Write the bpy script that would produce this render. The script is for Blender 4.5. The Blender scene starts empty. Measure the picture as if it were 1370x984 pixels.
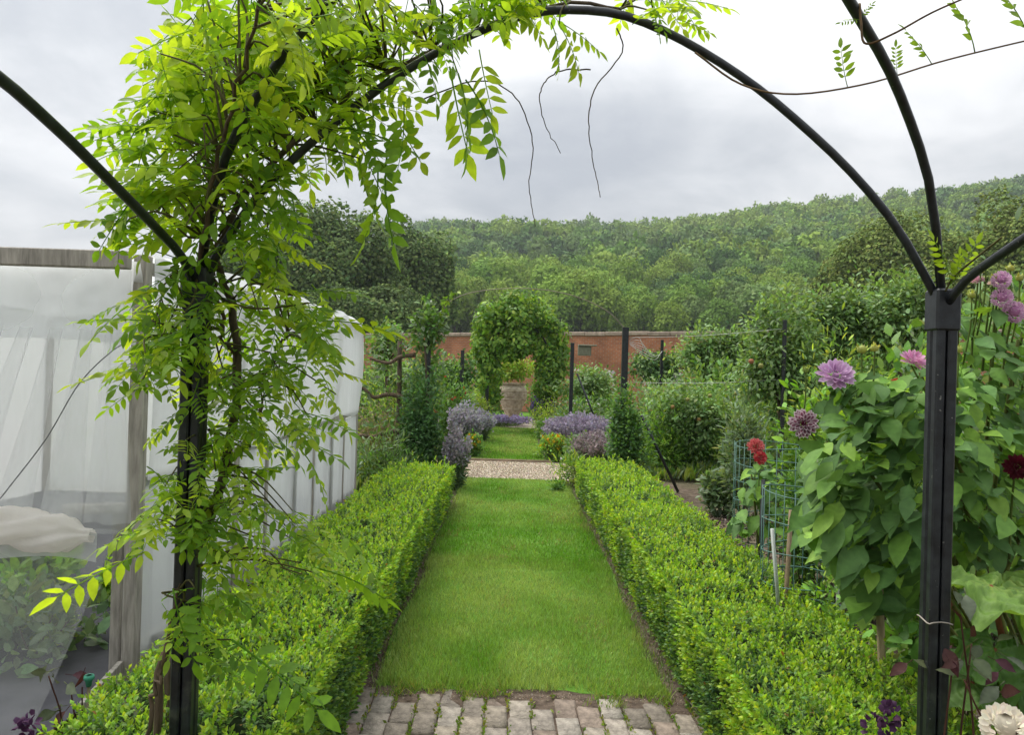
import bpy, math, random
import numpy as np
from mathutils import Vector, Matrix
rng = np.random.default_rng(11); random.seed(11)
S = bpy.context.scene
C = S.collection
R = math.radians
# ------------------------------------------------------------------ camera
F = 1030 / 1370
EYE = 1.6
PITCH, ROLL = R(0.35), R(1.7)
cam = bpy.data.cameras.new('camera'); co = bpy.data.objects.new('camera', cam); C.objects.link(co)
cam.sensor_width = 36; cam.lens = 36 * F; cam.clip_start = 0.05; cam.clip_end = 6000
CM = Matrix.Rotation(R(90) + PITCH, 3, 'X') @ Matrix.Rotation(ROLL, 3, 'Z')
co.matrix_world = Matrix.Translation((0, 0, EYE)) @ CM.to_4x4()
S.camera = co
S.render.resolution_x, S.render.resolution_y = 1370, 984
# ------------------------------------------------------------------ light
S.view_settings.view_transform = 'Standard'; S.view_settings.look = 'None'
S.view_settings.gamma = 1; S.view_settings.exposure = 1.4
SUN_EL, SUN_AZ = R(58), R(-50)      # azimuth from +Y towards +X
w = bpy.data.worlds.new('World'); S.world = w; w.use_nodes = True
nt = w.node_tree; nt.nodes.clear()
def N(t, typ, **k):
    n = t.nodes.new(typ)
    for a, v in k.items():
        if a == 'inp':
            for i, x in v.items(): n.inputs[i].default_value = x
        else: setattr(n, a, v)
    return n
def L(t, a, b): t.links.new(a, b)
def ramp(t, fac, stops, interp='LINEAR'):
    n = N(t, 'ShaderNodeValToRGB'); n.color_ramp.interpolation = interp
    e = n.color_ramp.elements
    while len(e) < len(stops): e.new(0.5)
    for x, (p, c) in zip(e, stops):
        x.position = p; x.color = (c if len(c) == 4 else (*c, 1))
    if fac is not None: L(t, fac, n.inputs[0])
    return n.outputs[0]
def mth(t, op, a, b=None, c=None):
    n = N(t, 'ShaderNodeMath', operation=op)
    for i, v in enumerate((a, b, c)):
        if v is None: continue
        if hasattr(v, 'is_linked'): L(t, v, n.inputs[i])
        else: n.inputs[i].default_value = v
    return n.outputs[0]
def mixc(t, f, a, b, blend='MIX'):
    n = N(t, 'ShaderNodeMix', data_type='RGBA', blend_type=blend)
    for i, v in ((0, f), (6, a), (7, b)):
        if hasattr(v, 'is_linked'): L(t, v, n.inputs[i])
        else: n.inputs[i].default_value = v if i == 0 or len(v) == 4 else (*v, 1)
    return n.outputs[2]
def noise(t, vec, scale, detail=4, rough=.55, dist=0):
    n = N(t, 'ShaderNodeTexNoise', inp={'Scale': scale, 'Detail': detail, 'Roughness': rough, 'Distortion': dist})
    if vec is not None: L(t, vec, n.inputs['Vector'])
    return n.outputs['Fac']
sky = N(nt, 'ShaderNodeTexSky', sky_type='NISHITA', sun_disc=False, sun_elevation=SUN_EL, sun_rotation=SUN_AZ)
tc = N(nt, 'ShaderNodeTexCoord'); sep = N(nt, 'ShaderNodeSeparateXYZ'); L(nt, tc.outputs['Generated'], sep.inputs[0])
zz = mth(nt, 'ADD', mth(nt, 'MAXIMUM', sep.outputs[2], 0.0), 0.27)
comb = N(nt, 'ShaderNodeCombineXYZ')
L(nt, mth(nt, 'DIVIDE', sep.outputs[0], zz), comb.inputs[0]); L(nt, mth(nt, 'DIVIDE', sep.outputs[1], zz), comb.inputs[1])
comb.inputs[2].default_value = 13.6
n1 = noise(nt, comb.outputs[0], 1.0, 6, .52, .7)
n2 = noise(nt, comb.outputs[0], 3.2, 7, .62, .4)
cl = mth(nt, 'ADD', mth(nt, 'MULTIPLY', n1, .72), mth(nt, 'MULTIPLY', n2, .28))
ccol = ramp(nt, cl, [(.36, (4.7, 4.95, 5.4)), (.44, (6.0, 6.2, 6.5)), (.50, (7.4, 7.55, 7.75)), (.56, (8.8, 8.85, 8.95)), (.64, (10.6, 10.6, 10.6))])
# overcast sky: brighter towards the zenith than at the horizon
el = mth(nt, 'MAXIMUM', sep.outputs[2], 0.0)
grad = mth(nt, 'ADD', mth(nt, 'MULTIPLY', el, 1.2), 0.50)
gm = N(nt, 'ShaderNodeVectorMath', operation='SCALE'); L(nt, ccol, gm.inputs[0]); L(nt, grad, gm.inputs[3])
mx = mixc(nt, .93, sky.outputs[0], gm.outputs[0])
bg = N(nt, 'ShaderNodeBackground', inp={1: 0.05}); L(nt, mx, bg.inputs[0])
wo = N(nt, 'ShaderNodeOutputWorld'); L(nt, bg.outputs[0], wo.inputs[0])
sl = bpy.data.lights.new('sun', 'SUN'); sl.energy = 1.5; sl.angle = R(38); sl.color = (1, .96, .9)
so = bpy.data.objects.new('sun', sl); C.objects.link(so)
sd = Vector((math.sin(SUN_AZ) * math.cos(SUN_EL), math.cos(SUN_AZ) * math.cos(SUN_EL), math.sin(SUN_EL)))
so.rotation_euler = sd.to_track_quat('Z', 'Y').to_euler(); so.location = sd * 50

# ------------------------------------------------------------------ helpers
def at(px, py, d):
    v = CM @ Vector(((px - 685) / 1030, -(py - 492) / 1030, -1)); k = d / v.y
    return Vector((v.x * k, d, EYE + v.z * k))
def gd(px, py, z=0.0):
    v = CM @ Vector(((px - 685) / 1030, -(py - 492) / 1030, -1)); k = (z - EYE) / v.z
    return Vector((v.x * k, v.y * k, z))
_lat = rng.random((64, 64))
def vn(x, y):
    x = np.asarray(x, float); y = np.asarray(y, float)
    xi = np.floor(x).astype(int); yi = np.floor(y).astype(int); fx = x - xi; fy = y - yi
    fx = fx * fx * (3 - 2 * fx); fy = fy * fy * (3 - 2 * fy)
    a = _lat[xi % 64, yi % 64]; b = _lat[(xi + 1) % 64, yi % 64]; c = _lat[xi % 64, (yi + 1) % 64]; d = _lat[(xi + 1) % 64, (yi + 1) % 64]
    return (a * (1 - fx) + b * fx) * (1 - fy) + (c * (1 - fx) + d * fx) * fy
def fbm(x, y): return .5 * vn(x, y) + .3 * vn(x * 2.1 + 7, y * 2.1 + 3) + .2 * vn(x * 4.3 + 1, y * 4.3 + 9)
def nrm(a): return a / np.maximum(np.linalg.norm(a, axis=-1, keepdims=True), 1e-9)
def rdir(n):
    return nrm(rng.normal(size=(n, 3)))
def frames(D, Nn):
    Y = nrm(D); X = nrm(np.cross(Y, Nn)); Z = np.cross(X, Y)
    return np.stack([X, Y, Z], axis=-1)      # columns
def cols(palette, n, jit=.18):
    p = np.array(palette, float); i = rng.integers(0, len(p), n)
    c = p[i] * (1 + rng.normal(0, jit, (n, 1))) * (1 + rng.normal(0, jit * .35, (n, 3)))
    return np.clip(c, .003, .95)
class Geo:
    def __init__(s): s.V = []; s.T = []; s.K = []; s.n = 0
    def add(s, V, T, col=(1, 1, 1)):
        V = np.asarray(V, float); T = np.asarray(T, int)
        s.V.append(V); s.T.append(T + s.n)
        c = np.asarray(col, float)
        s.K.append(np.broadcast_to(c, (len(V), 3)).copy() if c.ndim == 1 else c); s.n += len(V); return s
    def scat(s, tpl, P, M, sc, col):
        tv, tt = tpl[0], tpl[1]; k = len(P); sc = np.asarray(sc, float)
        if sc.ndim == 1: sc = sc[:, None]
        v = tv[None] * sc[:, None, :] if sc.shape[1] == 3 else tv[None] * sc[:, None, :]
        W = np.einsum('kij,knj->kni', M, v) + np.asarray(P)[:, None, :]
        T = (tt[None] + (np.arange(k) * len(tv))[:, None, None]).reshape(-1, 3)
        c = np.repeat(np.asarray(col)[:, None, :], len(tv), 1)
        if len(tpl) > 2: c = c * tpl[2][None]
        return s.add(W.reshape(-1, 3), T, c.reshape(-1, 3))
    def tube(s, path, rad, sides=6, col=(1, 1, 1), cap=True):
        P = np.array([tuple(p) for p in path], float); n = len(P)
        r = np.broadcast_to(np.asarray(rad, float), (n,)) if np.ndim(rad) == 0 else np.interp(np.linspace(0, 1, n), np.linspace(0, 1, len(rad)), rad)
        D = np.gradient(P, axis=0); D = nrm(D)
        ref = np.array([0, 0, 1.]) if abs(D[0][2]) < .9 else np.array([1., 0, 0])
        X = []; x = nrm(np.cross(D[0], ref))
        for i in range(n):
            x = nrm(x - D[i] * np.dot(x, D[i])); X.append(x)
        X = np.array(X); Y = np.cross(D, X)
        a = np.linspace(0, 2 * math.pi, sides, endpoint=False)
        V = P[:, None] + r[:, None, None] * (np.cos(a)[None, :, None] * X[:, None] + np.sin(a)[None, :, None] * Y[:, None])
        T = []
        for i in range(n - 1):
            for j in range(sides):
                p, q = i * sides + j, i * sides + (j + 1) % sides
                T += [(p, q, q + sides), (p, q + sides, p + sides)]
        V = V.reshape(-1, 3)
        if cap:
            V = np.vstack([V, P[:1], P[-1:]]); b = n * sides
            for j in range(sides):
                T += [((j + 1) % sides, j, b), ((n - 1) * sides + j, (n - 1) * sides + (j + 1) % sides, b + 1)]
        return s.add(V, T, col)
    def box(s, c, size, M=None, col=(1, 1, 1), bev=0.0):
        h = np.array(size, float) / 2; b = min(bev, h.min() * .9)
        if b > 0:     # three inset quads per axis: a chamfered box
            V = []
            for sx in (-1, 1):
                for sy in (-1, 1):
                    for sz in (-1, 1):
                        sg = np.array([sx, sy, sz])
                        for k in range(3):
                            o = h - b; o = o.copy(); o[k] = h[k]; V.append(sg * o)
            V = np.array(V); T = []
            ix = lambda sx, sy, sz, k: (((sx > 0) * 4 + (sy > 0) * 2 + (sz > 0)) * 3 + k)
            def quad(a, bb, c2, d):
                p = V[[a, bb, c2, d]]; nn = np.cross(p[1] - p[0], p[2] - p[0])
                if np.dot(nn, p.mean(0)) < 0: a, bb, c2, d = d, c2, bb, a
                T.extend([(a, bb, c2), (a, c2, d)])
            for k in range(3):
                u, v2 = [i for i in range(3) if i != k]
                for sg in (-1, 1):
                    q = []
                    for (a, bb) in ((-1, -1), (1, -1), (1, 1), (-1, 1)):
                        t = [0, 0, 0]; t[k] = sg; t[u] = a; t[v2] = bb; q.append(ix(*t, k))
                    quad(*q)
                for a in (-1, 1):
                    for bb in (-1, 1):
                        t1 = [0, 0, 0]; t1[u] = a; t1[v2] = bb; t1[k] = -1; t2 = list(t1); t2[k] = 1
                        quad(ix(*t1, u), ix(*t2, u), ix(*t2, v2), ix(*t1, v2))
            for sx in (-1, 1):
                for sy in (-1, 1):
                    for sz in (-1, 1):
                        a, bb, c2 = (ix(sx, sy, sz, k) for k in range(3)); p = V[[a, bb, c2]]
                        if np.dot(np.cross(p[1] - p[0], p[2] - p[0]), p.mean(0)) < 0: a, bb = bb, a
                        T.append((a, bb, c2))
        else:
            V = np.array([(x, y, z) for x in (-h[0], h[0]) for y in (-h[1], h[1]) for z in (-h[2], h[2])])
            T = [(0, 1, 3), (0, 3, 2), (4, 6, 7), (4, 7, 5), (0, 4, 5), (0, 5, 1), (2, 3, 7), (2, 7, 6), (0, 2, 6), (0, 6, 4), (1, 5, 7), (1, 7, 3)]
        if M is not None: V = V @ np.array(M).T
        return s.add(V + np.array(c, float), T, col)
    def bar(s, a, b, wd, th, col=(1, 1, 1), bev=.002, up=(0, 0, 1)):
        a = np.array(tuple(a), float); b = np.array(tuple(b), float); d = b - a; ln = np.linalg.norm(d)
        u = np.array(up, float)
        if abs(np.dot(d / ln, u)) > .95: u = np.array([0, 1., 0])
        return s.box((a + b) / 2, (wd, ln, th), frames(d[None], u[None])[0], col, bev)
    def lathe(s, prof, c=(0, 0, 0), seg=24, col=(1, 1, 1)):
        a = np.linspace(0, 2 * math.pi, seg, endpoint=False); pr = np.array(prof, float)
        V = np.stack([pr[:, None, 0] * np.cos(a), pr[:, None, 0] * np.sin(a), np.repeat(pr[:, 1:2], seg, 1)], -1).reshape(-1, 3)
        T = []
        for i in range(len(pr) - 1):
            for j in range(seg):
                p, q = i * seg + j, i * seg + (j + 1) % seg
                T += [(p, q, q + seg), (p, q + seg, p + seg)]
        return s.add(V + np.array(tuple(c), float), T, col)
    def grid(s, nu, nv, fn, col=(1, 1, 1)):
        u, v = np.meshgrid(np.linspace(0, 1, nu), np.linspace(0, 1, nv), indexing='ij')
        V = np.stack(fn(u, v), -1).reshape(-1, 3); i, j = np.meshgrid(np.arange(nu - 1), np.arange(nv - 1), indexing='ij')
        a = (i * nv + j).ravel(); T = np.concatenate([np.stack([a, a + nv, a + nv + 1], 1), np.stack([a, a + nv + 1, a + 1], 1)])
        return s.add(V, T, col)
    def mesh(s, name, mat, origin=(0, 0, 0), smooth=True):
        V = np.concatenate(s.V) - np.array(tuple(origin)); T = np.concatenate(s.T); K = np.concatenate(s.K)
        m = bpy.data.meshes.new(name); m.vertices.add(len(V)); m.loops.add(len(T) * 3); m.polygons.add(len(T))
        m.vertices.foreach_set('co', V.astype(np.float32).ravel()); m.loops.foreach_set('vertex_index', T.astype(np.int32).ravel())
        m.polygons.foreach_set('loop_start', np.arange(0, len(T) * 3, 3, dtype=np.int32)); m.polygons.foreach_set('loop_total', np.full(len(T), 3, np.int32))
        m.polygons.foreach_set('use_smooth', np.full(len(T), smooth)); at_ = m.attributes.new('tint', 'FLOAT_COLOR', 'POINT')
        at_.data.foreach_set('color', np.hstack([K, np.ones((len(K), 1))]).astype(np.float32).ravel())
        m.update(calc_edges=True); m.materials.append(mat); return m
WL = {}
def thing(name, label, cat, loc=(0, 0, 0), group=None):
    o = bpy.data.objects.new(name, None); C.objects.link(o); o.location = loc; o.empty_display_size = .1
    o['label'] = label; o['category'] = cat
    if group: o['group'] = group
    WL[o.name] = Vector(loc); return o
def part(g, name, mat, parent=None, smooth=True, kind=None, label=None):
    og = WL[parent.name] if parent else (0, 0, 0)
    o = bpy.data.objects.new(name, g.mesh(name, mat, og, smooth)); C.objects.link(o)
    WL[o.name] = Vector(og)
    if parent: o.parent = parent
    if kind: o['kind'] = kind
    if label: o['label'] = label
    return o
def inst(me, name, parent, P, M, sc=1.0, color=None):
    o = bpy.data.objects.new(name, me); C.objects.link(o)
    if parent: o.parent = parent
    og = WL[parent.name] if parent else Vector((0, 0, 0))
    o.matrix_local = Matrix.Translation(Vector(P) - og) @ (Matrix(np.asarray(M).tolist()).to_4x4() @ Matrix.Scale(sc, 4))
    if color is not None: o.color = (*color, 1)
    return o
def struct(g, name, mat, smooth=True):
    o = part(g, name, mat, None, smooth); o['kind'] = 'structure'; return o

# ------------------------------------------------------------------ materials
def mat(name):
    m = bpy.data.materials.new(name); m.use_nodes = True; t = m.node_tree; t.nodes.clear()
    out = N(t, 'ShaderNodeOutputMaterial'); return m, t, out
def tintcol(t):
    a = N(t, 'ShaderNodeAttribute', attribute_name='tint'); oi = N(t, 'ShaderNodeObjectInfo')
    return mixc(t, 1.0, a.outputs['Color'], oi.outputs['Color'], 'MULTIPLY')
def leafmat(name, trans=.4, rough=.5, spec=.35, ty=(1.25, 1.15, .45)):
    m, t, out = mat(name); c = tintcol(t)
    g = N(t, 'ShaderNodeNewGeometry'); nz = noise(t, g.outputs['Position'], 34, 2)
    c = mixc(t, 1.0, c, ramp(t, nz, [(.3, (.82, .84, .82)), (.7, (1.16, 1.14, 1.1))]), 'MULTIPLY')
    b = N(t, 'ShaderNodeBsdfPrincipled', inp={'Roughness': rough, 'Specular IOR Level': spec}); L(t, c, b.inputs['Base Color'])
    tr = N(t, 'ShaderNodeBsdfTranslucent'); L(t, mixc(t, 1.0, c, ty, 'MULTIPLY'), tr.inputs[0])
    mx = N(t, 'ShaderNodeMixShader', inp={0: trans}); L(t, b.outputs[0], mx.inputs[1]); L(t, tr.outputs[0], mx.inputs[2]); L(t, mx.outputs[0], out.inputs[0])
    return m
def plain(name, base, rough=.6, spec=.3, var=.25, scale=8, bump=0.0, metal=0.0, col2=None, stretch=None, detail=6):
    m, t, out = mat(name); tc = N(t, 'ShaderNodeTexCoord'); v = tc.outputs['Object']
    if stretch:
        mp = N(t, 'ShaderNodeMapping'); mp.inputs['Scale'].default_value = stretch; L(t, v, mp.inputs[0]); v = mp.outputs[0]
    f = noise(t, v, scale, detail, .6); bc = np.array(base)
    c = ramp(t, f, [(.3, tuple(bc * (1 - var))), (.7, tuple(col2 if col2 is not None else np.minimum(bc * (1 + var), .95)))])
    c = mixc(t, 1.0, c, tintcol(t), 'MULTIPLY')
    b = N(t, 'ShaderNodeBsdfPrincipled', inp={'Roughness': rough, 'Specular IOR Level': spec, 'Metallic': metal}); L(t, c, b.inputs['Base Color'])
    if bump:
        bp = N(t, 'ShaderNodeBump', inp={'Strength': bump, 'Distance': .01}); L(t, noise(t, v, scale * 3, 5, .65), bp.inputs['Height']); L(t, bp.outputs[0], b.inputs['Normal'])
    L(t, b.outputs[0], out.inputs[0]); return m
def netmat(name, opac, col=(.83, .85, .845)):
    m, t, out = mat(name); tc = N(t, 'ShaderNodeTexCoord')
    d = N(t, 'ShaderNodeBsdfDiffuse', inp={0: (*col, 1)}); tl = N(t, 'ShaderNodeBsdfTranslucent', inp={0: (*col, 1)})
    mx = N(t, 'ShaderNodeMixShader', inp={0: .6}); L(t, d.outputs[0], mx.inputs[1]); L(t, tl.outputs[0], mx.inputs[2])
    tp = N(t, 'ShaderNodeBsdfTransparent')
    mp = N(t, 'ShaderNodeMapping'); mp.inputs['Scale'].default_value = (2.5, 2.5, .5); L(t, tc.outputs['Object'], mp.inputs[0])
    f = ramp(t, noise(t, mp.outputs[0], 2.4, 5, .6, .8), [(.3, (opac * .93,) * 3), (.7, (min(1, opac * 1.07),) * 3)])
    m2 = N(t, 'ShaderNodeMixShader'); L(t, f, m2.inputs[0]); L(t, tp.outputs[0], m2.inputs[1]); L(t, mx.outputs[0], m2.inputs[2]); L(t, m2.outputs[0], out.inputs[0])
    return m
M_LEAF = leafmat('leaf'); M_VINE = leafmat('vine_leaf', .6, .42, .4, (1.3, 1.2, .4)); M_PETAL = leafmat('petal', .3, .6, .2, (1.05, 1, 1.05))
M_FAR = leafmat('far_foliage', .15, .8, .1, (1.1, 1.1, .7)); M_GRASS = leafmat('grass_blade', .35, .5, .25)
M_BARK = plain('bark', (.11, .085, .06), .85, .2, .5, 14, .6, stretch=(3, 3, .6))
M_TWIG = plain('twig', (.1, .085, .05), .8, .2, .4, 20)
M_METAL = plain('black_paint', (.009, .011, .014), .38, .5, .5, 26, .08, col2=(.024, .029, .034))
t = M_METAL.node_tree; pb_ = [q for q in t.nodes if q.type == 'BSDF_PRINCIPLED'][0]; src = pb_.inputs['Base Color'].links[0].from_socket; gm_ = N(t, 'ShaderNodeNewGeometry')
spk = ramp(t, noise(t, gm_.outputs['Position'], 85, 3, .5), [(.70, (0, 0, 0)), (.74, (1, 1, 1))]); c1_ = mixc(t, mth(t, 'MULTIPLY', spk, .8), src, (.22, .22, .2))
alg = ramp(t, noise(t, gm_.outputs['Position'], 16, 6, .7), [(.55, (0, 0, 0)), (.72, (1, 1, 1))]); zs = N(t, 'ShaderNodeSeparateXYZ'); L(t, gm_.outputs['Position'], zs.inputs[0]); low = ramp(t, zs.outputs[2], [(.5, (1, 1, 1)), (1.0, (.12, .12, .12))])
L(t, mixc(t, mth(t, 'MULTIPLY', alg, mth(t, 'MULTIPLY', low, .6)), c1_, (.10, .11, .075)), pb_.inputs['Base Color'])
M_TIMBER = plain('weathered_timber', (.36, .335, .29), .85, .2, .38, 6, .5, stretch=(7, 7, .9))
M_TIMBER_X = plain('weathered_rail', (.30, .27, .23), .85, .2, .38, 6, .5, stretch=(.9, 7, 7))
M_NET1 = netmat('net_single', .38); M_NET2 = netmat('net_double', .86); M_NET3 = netmat('net_side', .9, (.8, .82, .82)); M_NETROLL = netmat('net_rolled', .97, (.9, .87, .82))
M_SOIL = plain('soil', (.085, .062, .045), .95, .1, .5, 22, 1.0, col2=(.17, .13, .1))
M_MEMB = plain('weed_membrane', (.085, .085, .095), .9, .2, .25, 5, .3)
M_TERRA = plain('weathered_urn', (.34, .275, .19), .85, .15, .3, 9, .5, col2=(.56, .49, .38))
M_WIREG = plain('green_wire', (.07, .16, .13), .5, .4, .2, 20); M_WIRE = plain('steel_wire', (.35, .35, .34), .5, .5, .2, 20)
M_WHITE = plain('white_plastic', (.7, .71, .7), .5, .4, .1, 10); M_PLAIN = plain('tinted', (1, 1, 1), .65, .25, .16, 12)
M_STONE = plain('stone', (1, 1, 1), .9, .15, .3, 40, .5)

# ------------------------------------------------------------------ leaf templates (length along +Y, normal +Z)
def leaf_tpl(wid=.42, rows=4, fold=.12, curl=-.18, peak=.42, wave=0.0, ex=.8):
    ys = np.linspace(0, 1, rows + 1)[1:-1]; V = [(0, 0, 0)]; 
    for y in ys:
        k = y / peak if y < peak else (1 - y) / (1 - peak); hw = wid / 2 * math.sin(min(1, max(k, 0)) * math.pi / 2) ** ex
        z = curl * y * y
        V += [(-hw, y, z + fold * hw + wave * random.uniform(-1, 1) * .05), (0, y, z), (hw, y, z + fold * hw + wave * random.uniform(-1, 1) * .05)]
    V.append((0, 1, curl)); T = [(0, 2, 1), (0, 3, 2)]
    for i in range(len(ys) - 1):
        a = 1 + 3 * i; b = a + 3; T += [(a, a + 1, b + 1), (a, b + 1, b), (a + 1, a + 2, b + 2), (a + 1, b + 2, b + 1)]
    a = 1 + 3 * (len(ys) - 1); e = len(V) - 1; T += [(a, a + 1, e), (a + 1, a + 2, e)]
    return np.array(V, float), np.array(T)
L_TINY = (np.array([(0, 0, 0), (-.26, .5, .05), (.26, .5, .05), (0, 1, -.06)], float), np.array([(0, 2, 1), (1, 2, 3)]))
L_SMALL = leaf_tpl(.46, 3); L_MED = leaf_tpl(.5, 4); L_LONG = leaf_tpl(.24, 4)
L_CLUMP = (np.array([(0, 0, 0), (-.5, .35, .1), (-.25, .95, -.05), (.3, 1., .1), (.5, .4, -.1), (.1, .5, .25)], float), np.array([(0, 5, 1), (1, 5, 2), (2, 5, 3), (3, 5, 4), (4, 5, 0)]))
L_BLADE = (np.array([(-.5, 0, 0), (.5, 0, 0), (.35, .55, .08), (-.35, .55, .08), (0, 1, .3)], float), np.array([(0, 1, 2), (0, 2, 3), (3, 2, 4)]))
def spline(pts, n=24):
    P = np.array([tuple(p) for p in pts], float); k = len(P)
    P2 = np.vstack([2 * P[0] - P[1], P, 2 * P[-1] - P[-2]]); out = []
    for t in np.linspace(0, k - 1 - 1e-6, n):
        i = int(t); u = t - i; a, b, c, d = P2[i:i + 4]
        out.append(.5 * ((2 * b) + (c - a) * u + (2 * a - 5 * b + 4 * c - d) * u * u + (3 * b - a - 3 * c + d) * u ** 3))
    return np.array(out)
GREEN = [(.075, .16, .035), (.10, .21, .045), (.13, .25, .05)]
DARK = [(.035, .085, .03), (.045, .105, .035), (.06, .13, .042)]
GREY = [(.13, .19, .11), (.17, .24, .14), (.11, .18, .085)]
LIME = [(.19, .34, .04), (.24, .38, .05), (.15, .30, .04)]
YG = [(.25, .34, .05), (.3, .38, .07), (.2, .3, .05)]

# ================================================================== SETTING
# ground sheet with the rising hill far behind
def hill_z(x, y):
    az = x / np.maximum(y, 1.0)
    k = np.interp(az, [-.9, -.5, -.3, -.1, .2, .67, .9], [.05, .08, .125, .176, .184, .262, .28])
    t = np.clip((y - 110) / 450, 0, 1.12)
    h = (t ** 1.05) * 560 * k
    h = np.where(y > 560, np.minimum(h, 560 * k + (y - 560) * .02), h)
    return h + (fbm(x * .012, y * .012) - .5) * 16 * np.clip((y - 130) / 200, 0, 1)
def ground_fn(u, v):
    y = -40 + 60 * v + 900 * v ** 3; x = (u - .5) * (60 + 1900 * v ** 1.5)
    z = np.where(y > 70, hill_z(x, y), 0.0) - .012
    return x, y, z
m_ground, t, out = mat('garden_ground')
tcn = N(t, 'ShaderNodeTexCoord'); pos = tcn.outputs['Object']
soil = ramp(t, noise(t, pos, 9, 8, .7), [(.3, (.06, .045, .032)), (.5, (.12, .092, .068)), (.7, (.2, .16, .125))])
grs = ramp(t, noise(t, pos, 1.4, 6, .6), [(.3, (.045, .085, .02)), (.7, (.085, .13, .035))])
msk = ramp(t, noise(t, pos, .35, 4, .6), [(.42, (0, 0, 0)), (.5, (1, 1, 1))])
sp = N(t, 'ShaderNodeSeparateXYZ'); L(t, pos, sp.inputs[0])
far = ramp(t, mth(t, 'DIVIDE', sp.outputs[1], 40.0), [(.38, (0, 0, 0)), (.6, (1, 1, 1))])
c = mixc(t, mth(t, 'MAXIMUM', mth(t, 'MULTIPLY', msk, .25), far), soil, grs)
b = N(t, 'ShaderNodeBsdfPrincipled', inp={'Roughness': .95, 'Specular IOR Level': .1}); L(t, c, b.inputs['Base Color'])
bp = N(t, 'ShaderNodeBump', inp={'Strength': .8, 'Distance': .04}); L(t, noise(t, pos, 18, 8, .7), bp.inputs['Height']); L(t, bp.outputs[0], b.inputs['Normal']); L(t, b.outputs[0], out.inputs[0])
struct(Geo().grid(140, 200, ground_fn), 'ground', m_ground)

# lawns
m_lawn, t, out = mat('lawn_turf'); tcn = N(t, 'ShaderNodeTexCoord')
c = ramp(t, noise(t, tcn.outputs['Object'], 3.0, 6, .6), [(.3, (.075, .16, .022)), (.55, (.11, .24, .03)), (.75, (.17, .29, .06))])
b = N(t, 'ShaderNodeBsdfPrincipled', inp={'Roughness': .9, 'Specular IOR Level': .1}); L(t, c, b.inputs['Base Color'])
bp = N(t, 'ShaderNodeBump', inp={'Strength': .7, 'Distance': .03}); L(t, noise(t, tcn.outputs['Object'], 60, 6, .7), bp.inputs['Height']); L(t, bp.outputs[0], b.inputs['Normal']); L(t, b.outputs[0], out.inputs[0])
LX0, LX1 = -.64, .83
def lawn_edge(y): return LX0 - .03 * np.sin(y * 1.7), LX1 + .03 * np.sin(y * 1.3 + 1)
def lawn(y0, y1, x0, x1, bumps):
    def fn(u, v):
        y = y0 + (y1 - y0) * v; y = y + .16 * (fbm((x0 + (x1 - x0) * u) * 5 + 2, u * 0 + 1.5) - .45) * (1 - v) ** 14; e0 = x0 + .035 * np.sin(y * 2.3); e1 = x1 + .035 * np.sin(y * 1.9 + 2)
        x = e0 + (e1 - e0) * u
        edge = np.minimum(np.minimum(np.minimum(u, 1 - u) * 8, 1), v * 25)
        return x, y, .0072 + .009 * edge + .4 * bumps * (fbm(x * 3, y * 3) - .5) * edge
    return fn
struct(Geo().grid(24, 90, lawn(3.86, 11.45, LX0, LX1, .03)), 'lawn', m_lawn)
struct(Geo().grid(16, 40, lawn(13.75, 22.0, -.72, .66, .03)), 'lawn', m_lawn)
struct(Geo().grid(8, 12, lawn(26.4, 30.2, -1.6, 1.8, .02)), 'lawn', m_lawn)
def blades(n, y0, y1, x0, x1, h, wd, edge_boost=False, pale=.25):
    y = y0 + (y1 - y0) * rng.random(n) ** 1.25; x = x0 + (x1 - x0) * rng.random(n)
    d = rdir(n) * .55; d[:, 2] = 1; d = nrm(d)
    hh = h * (0.5 + rng.random(n) * .8) * (.65 + .8 * fbm(x * 2.2, y * 2.2))
    if edge_boost:
        near = np.exp(-((y - y0) / .22) ** 2); hh = hh * (1 + .7 * near * (fbm(x * 5, y * 2) > .5)); 
    if edge_boost:
        cut = y0 + .16 * fbm(x * 3.1 + 2, x * 0 + 1.5) + .10 * fbm(x * 11, x * 0 + 4.5); thin = (y > cut) & (rng.random(n) < np.clip((y - cut) / .14 + .35, 0, 1)); side = np.minimum(x - x0, x1 - x) > .03 * rng.random(n)
        kp = thin & side; x, y, d, hh = x[kp], y[kp], d[kp], hh[kp]; n = len(x)
    P = np.stack([x, y, np.full(n, .010)], 1); M = frames(d, rdir(n))
    pn = fbm(x * 1.3 + 5, y * .9)[:, None] + .12 * np.exp(-(((x - .1) / .22) ** 2))[:, None]
    c1 = np.array([.145, .325, .034]); c2 = np.array([.34, .46, .14]); c = c1 + (c2 - c1) * np.clip((pn - .35) * 2.6, 0, 1)
    dry = rng.random(n) < .035 + .16 * (fbm(x * 1.7 + 30, y * 1.2 + 8) > .62); c = c * (1 + rng.normal(0, .2, (n, 1))); c[dry] = np.array([.3, .27, .12]) * (1 + rng.normal(0, .2, (dry.sum(), 1)))
    sc = np.stack([wd * (.7 + .6 * rng.random(n)), hh, hh * .8], 1)
    return P, M, sc, np.clip(c, .01, .9)
g = Geo(); g.scat(L_BLADE, *blades(62000, 3.70, 6.6, LX0 - .01, LX1 + .01, .036, .0036, True)); g.scat(L_BLADE, *blades(36000, 6.2, 11.42, LX0 - .02, LX1 + .02, .036, .0065))
k = 1500; y = rng.random(k) * 7.4 + 3.9; sd_ = rng.integers(0, 2, k); x = np.where(sd_, LX1 + rng.normal(.02, .03, k), LX0 - rng.normal(.02, .03, k))
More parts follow.
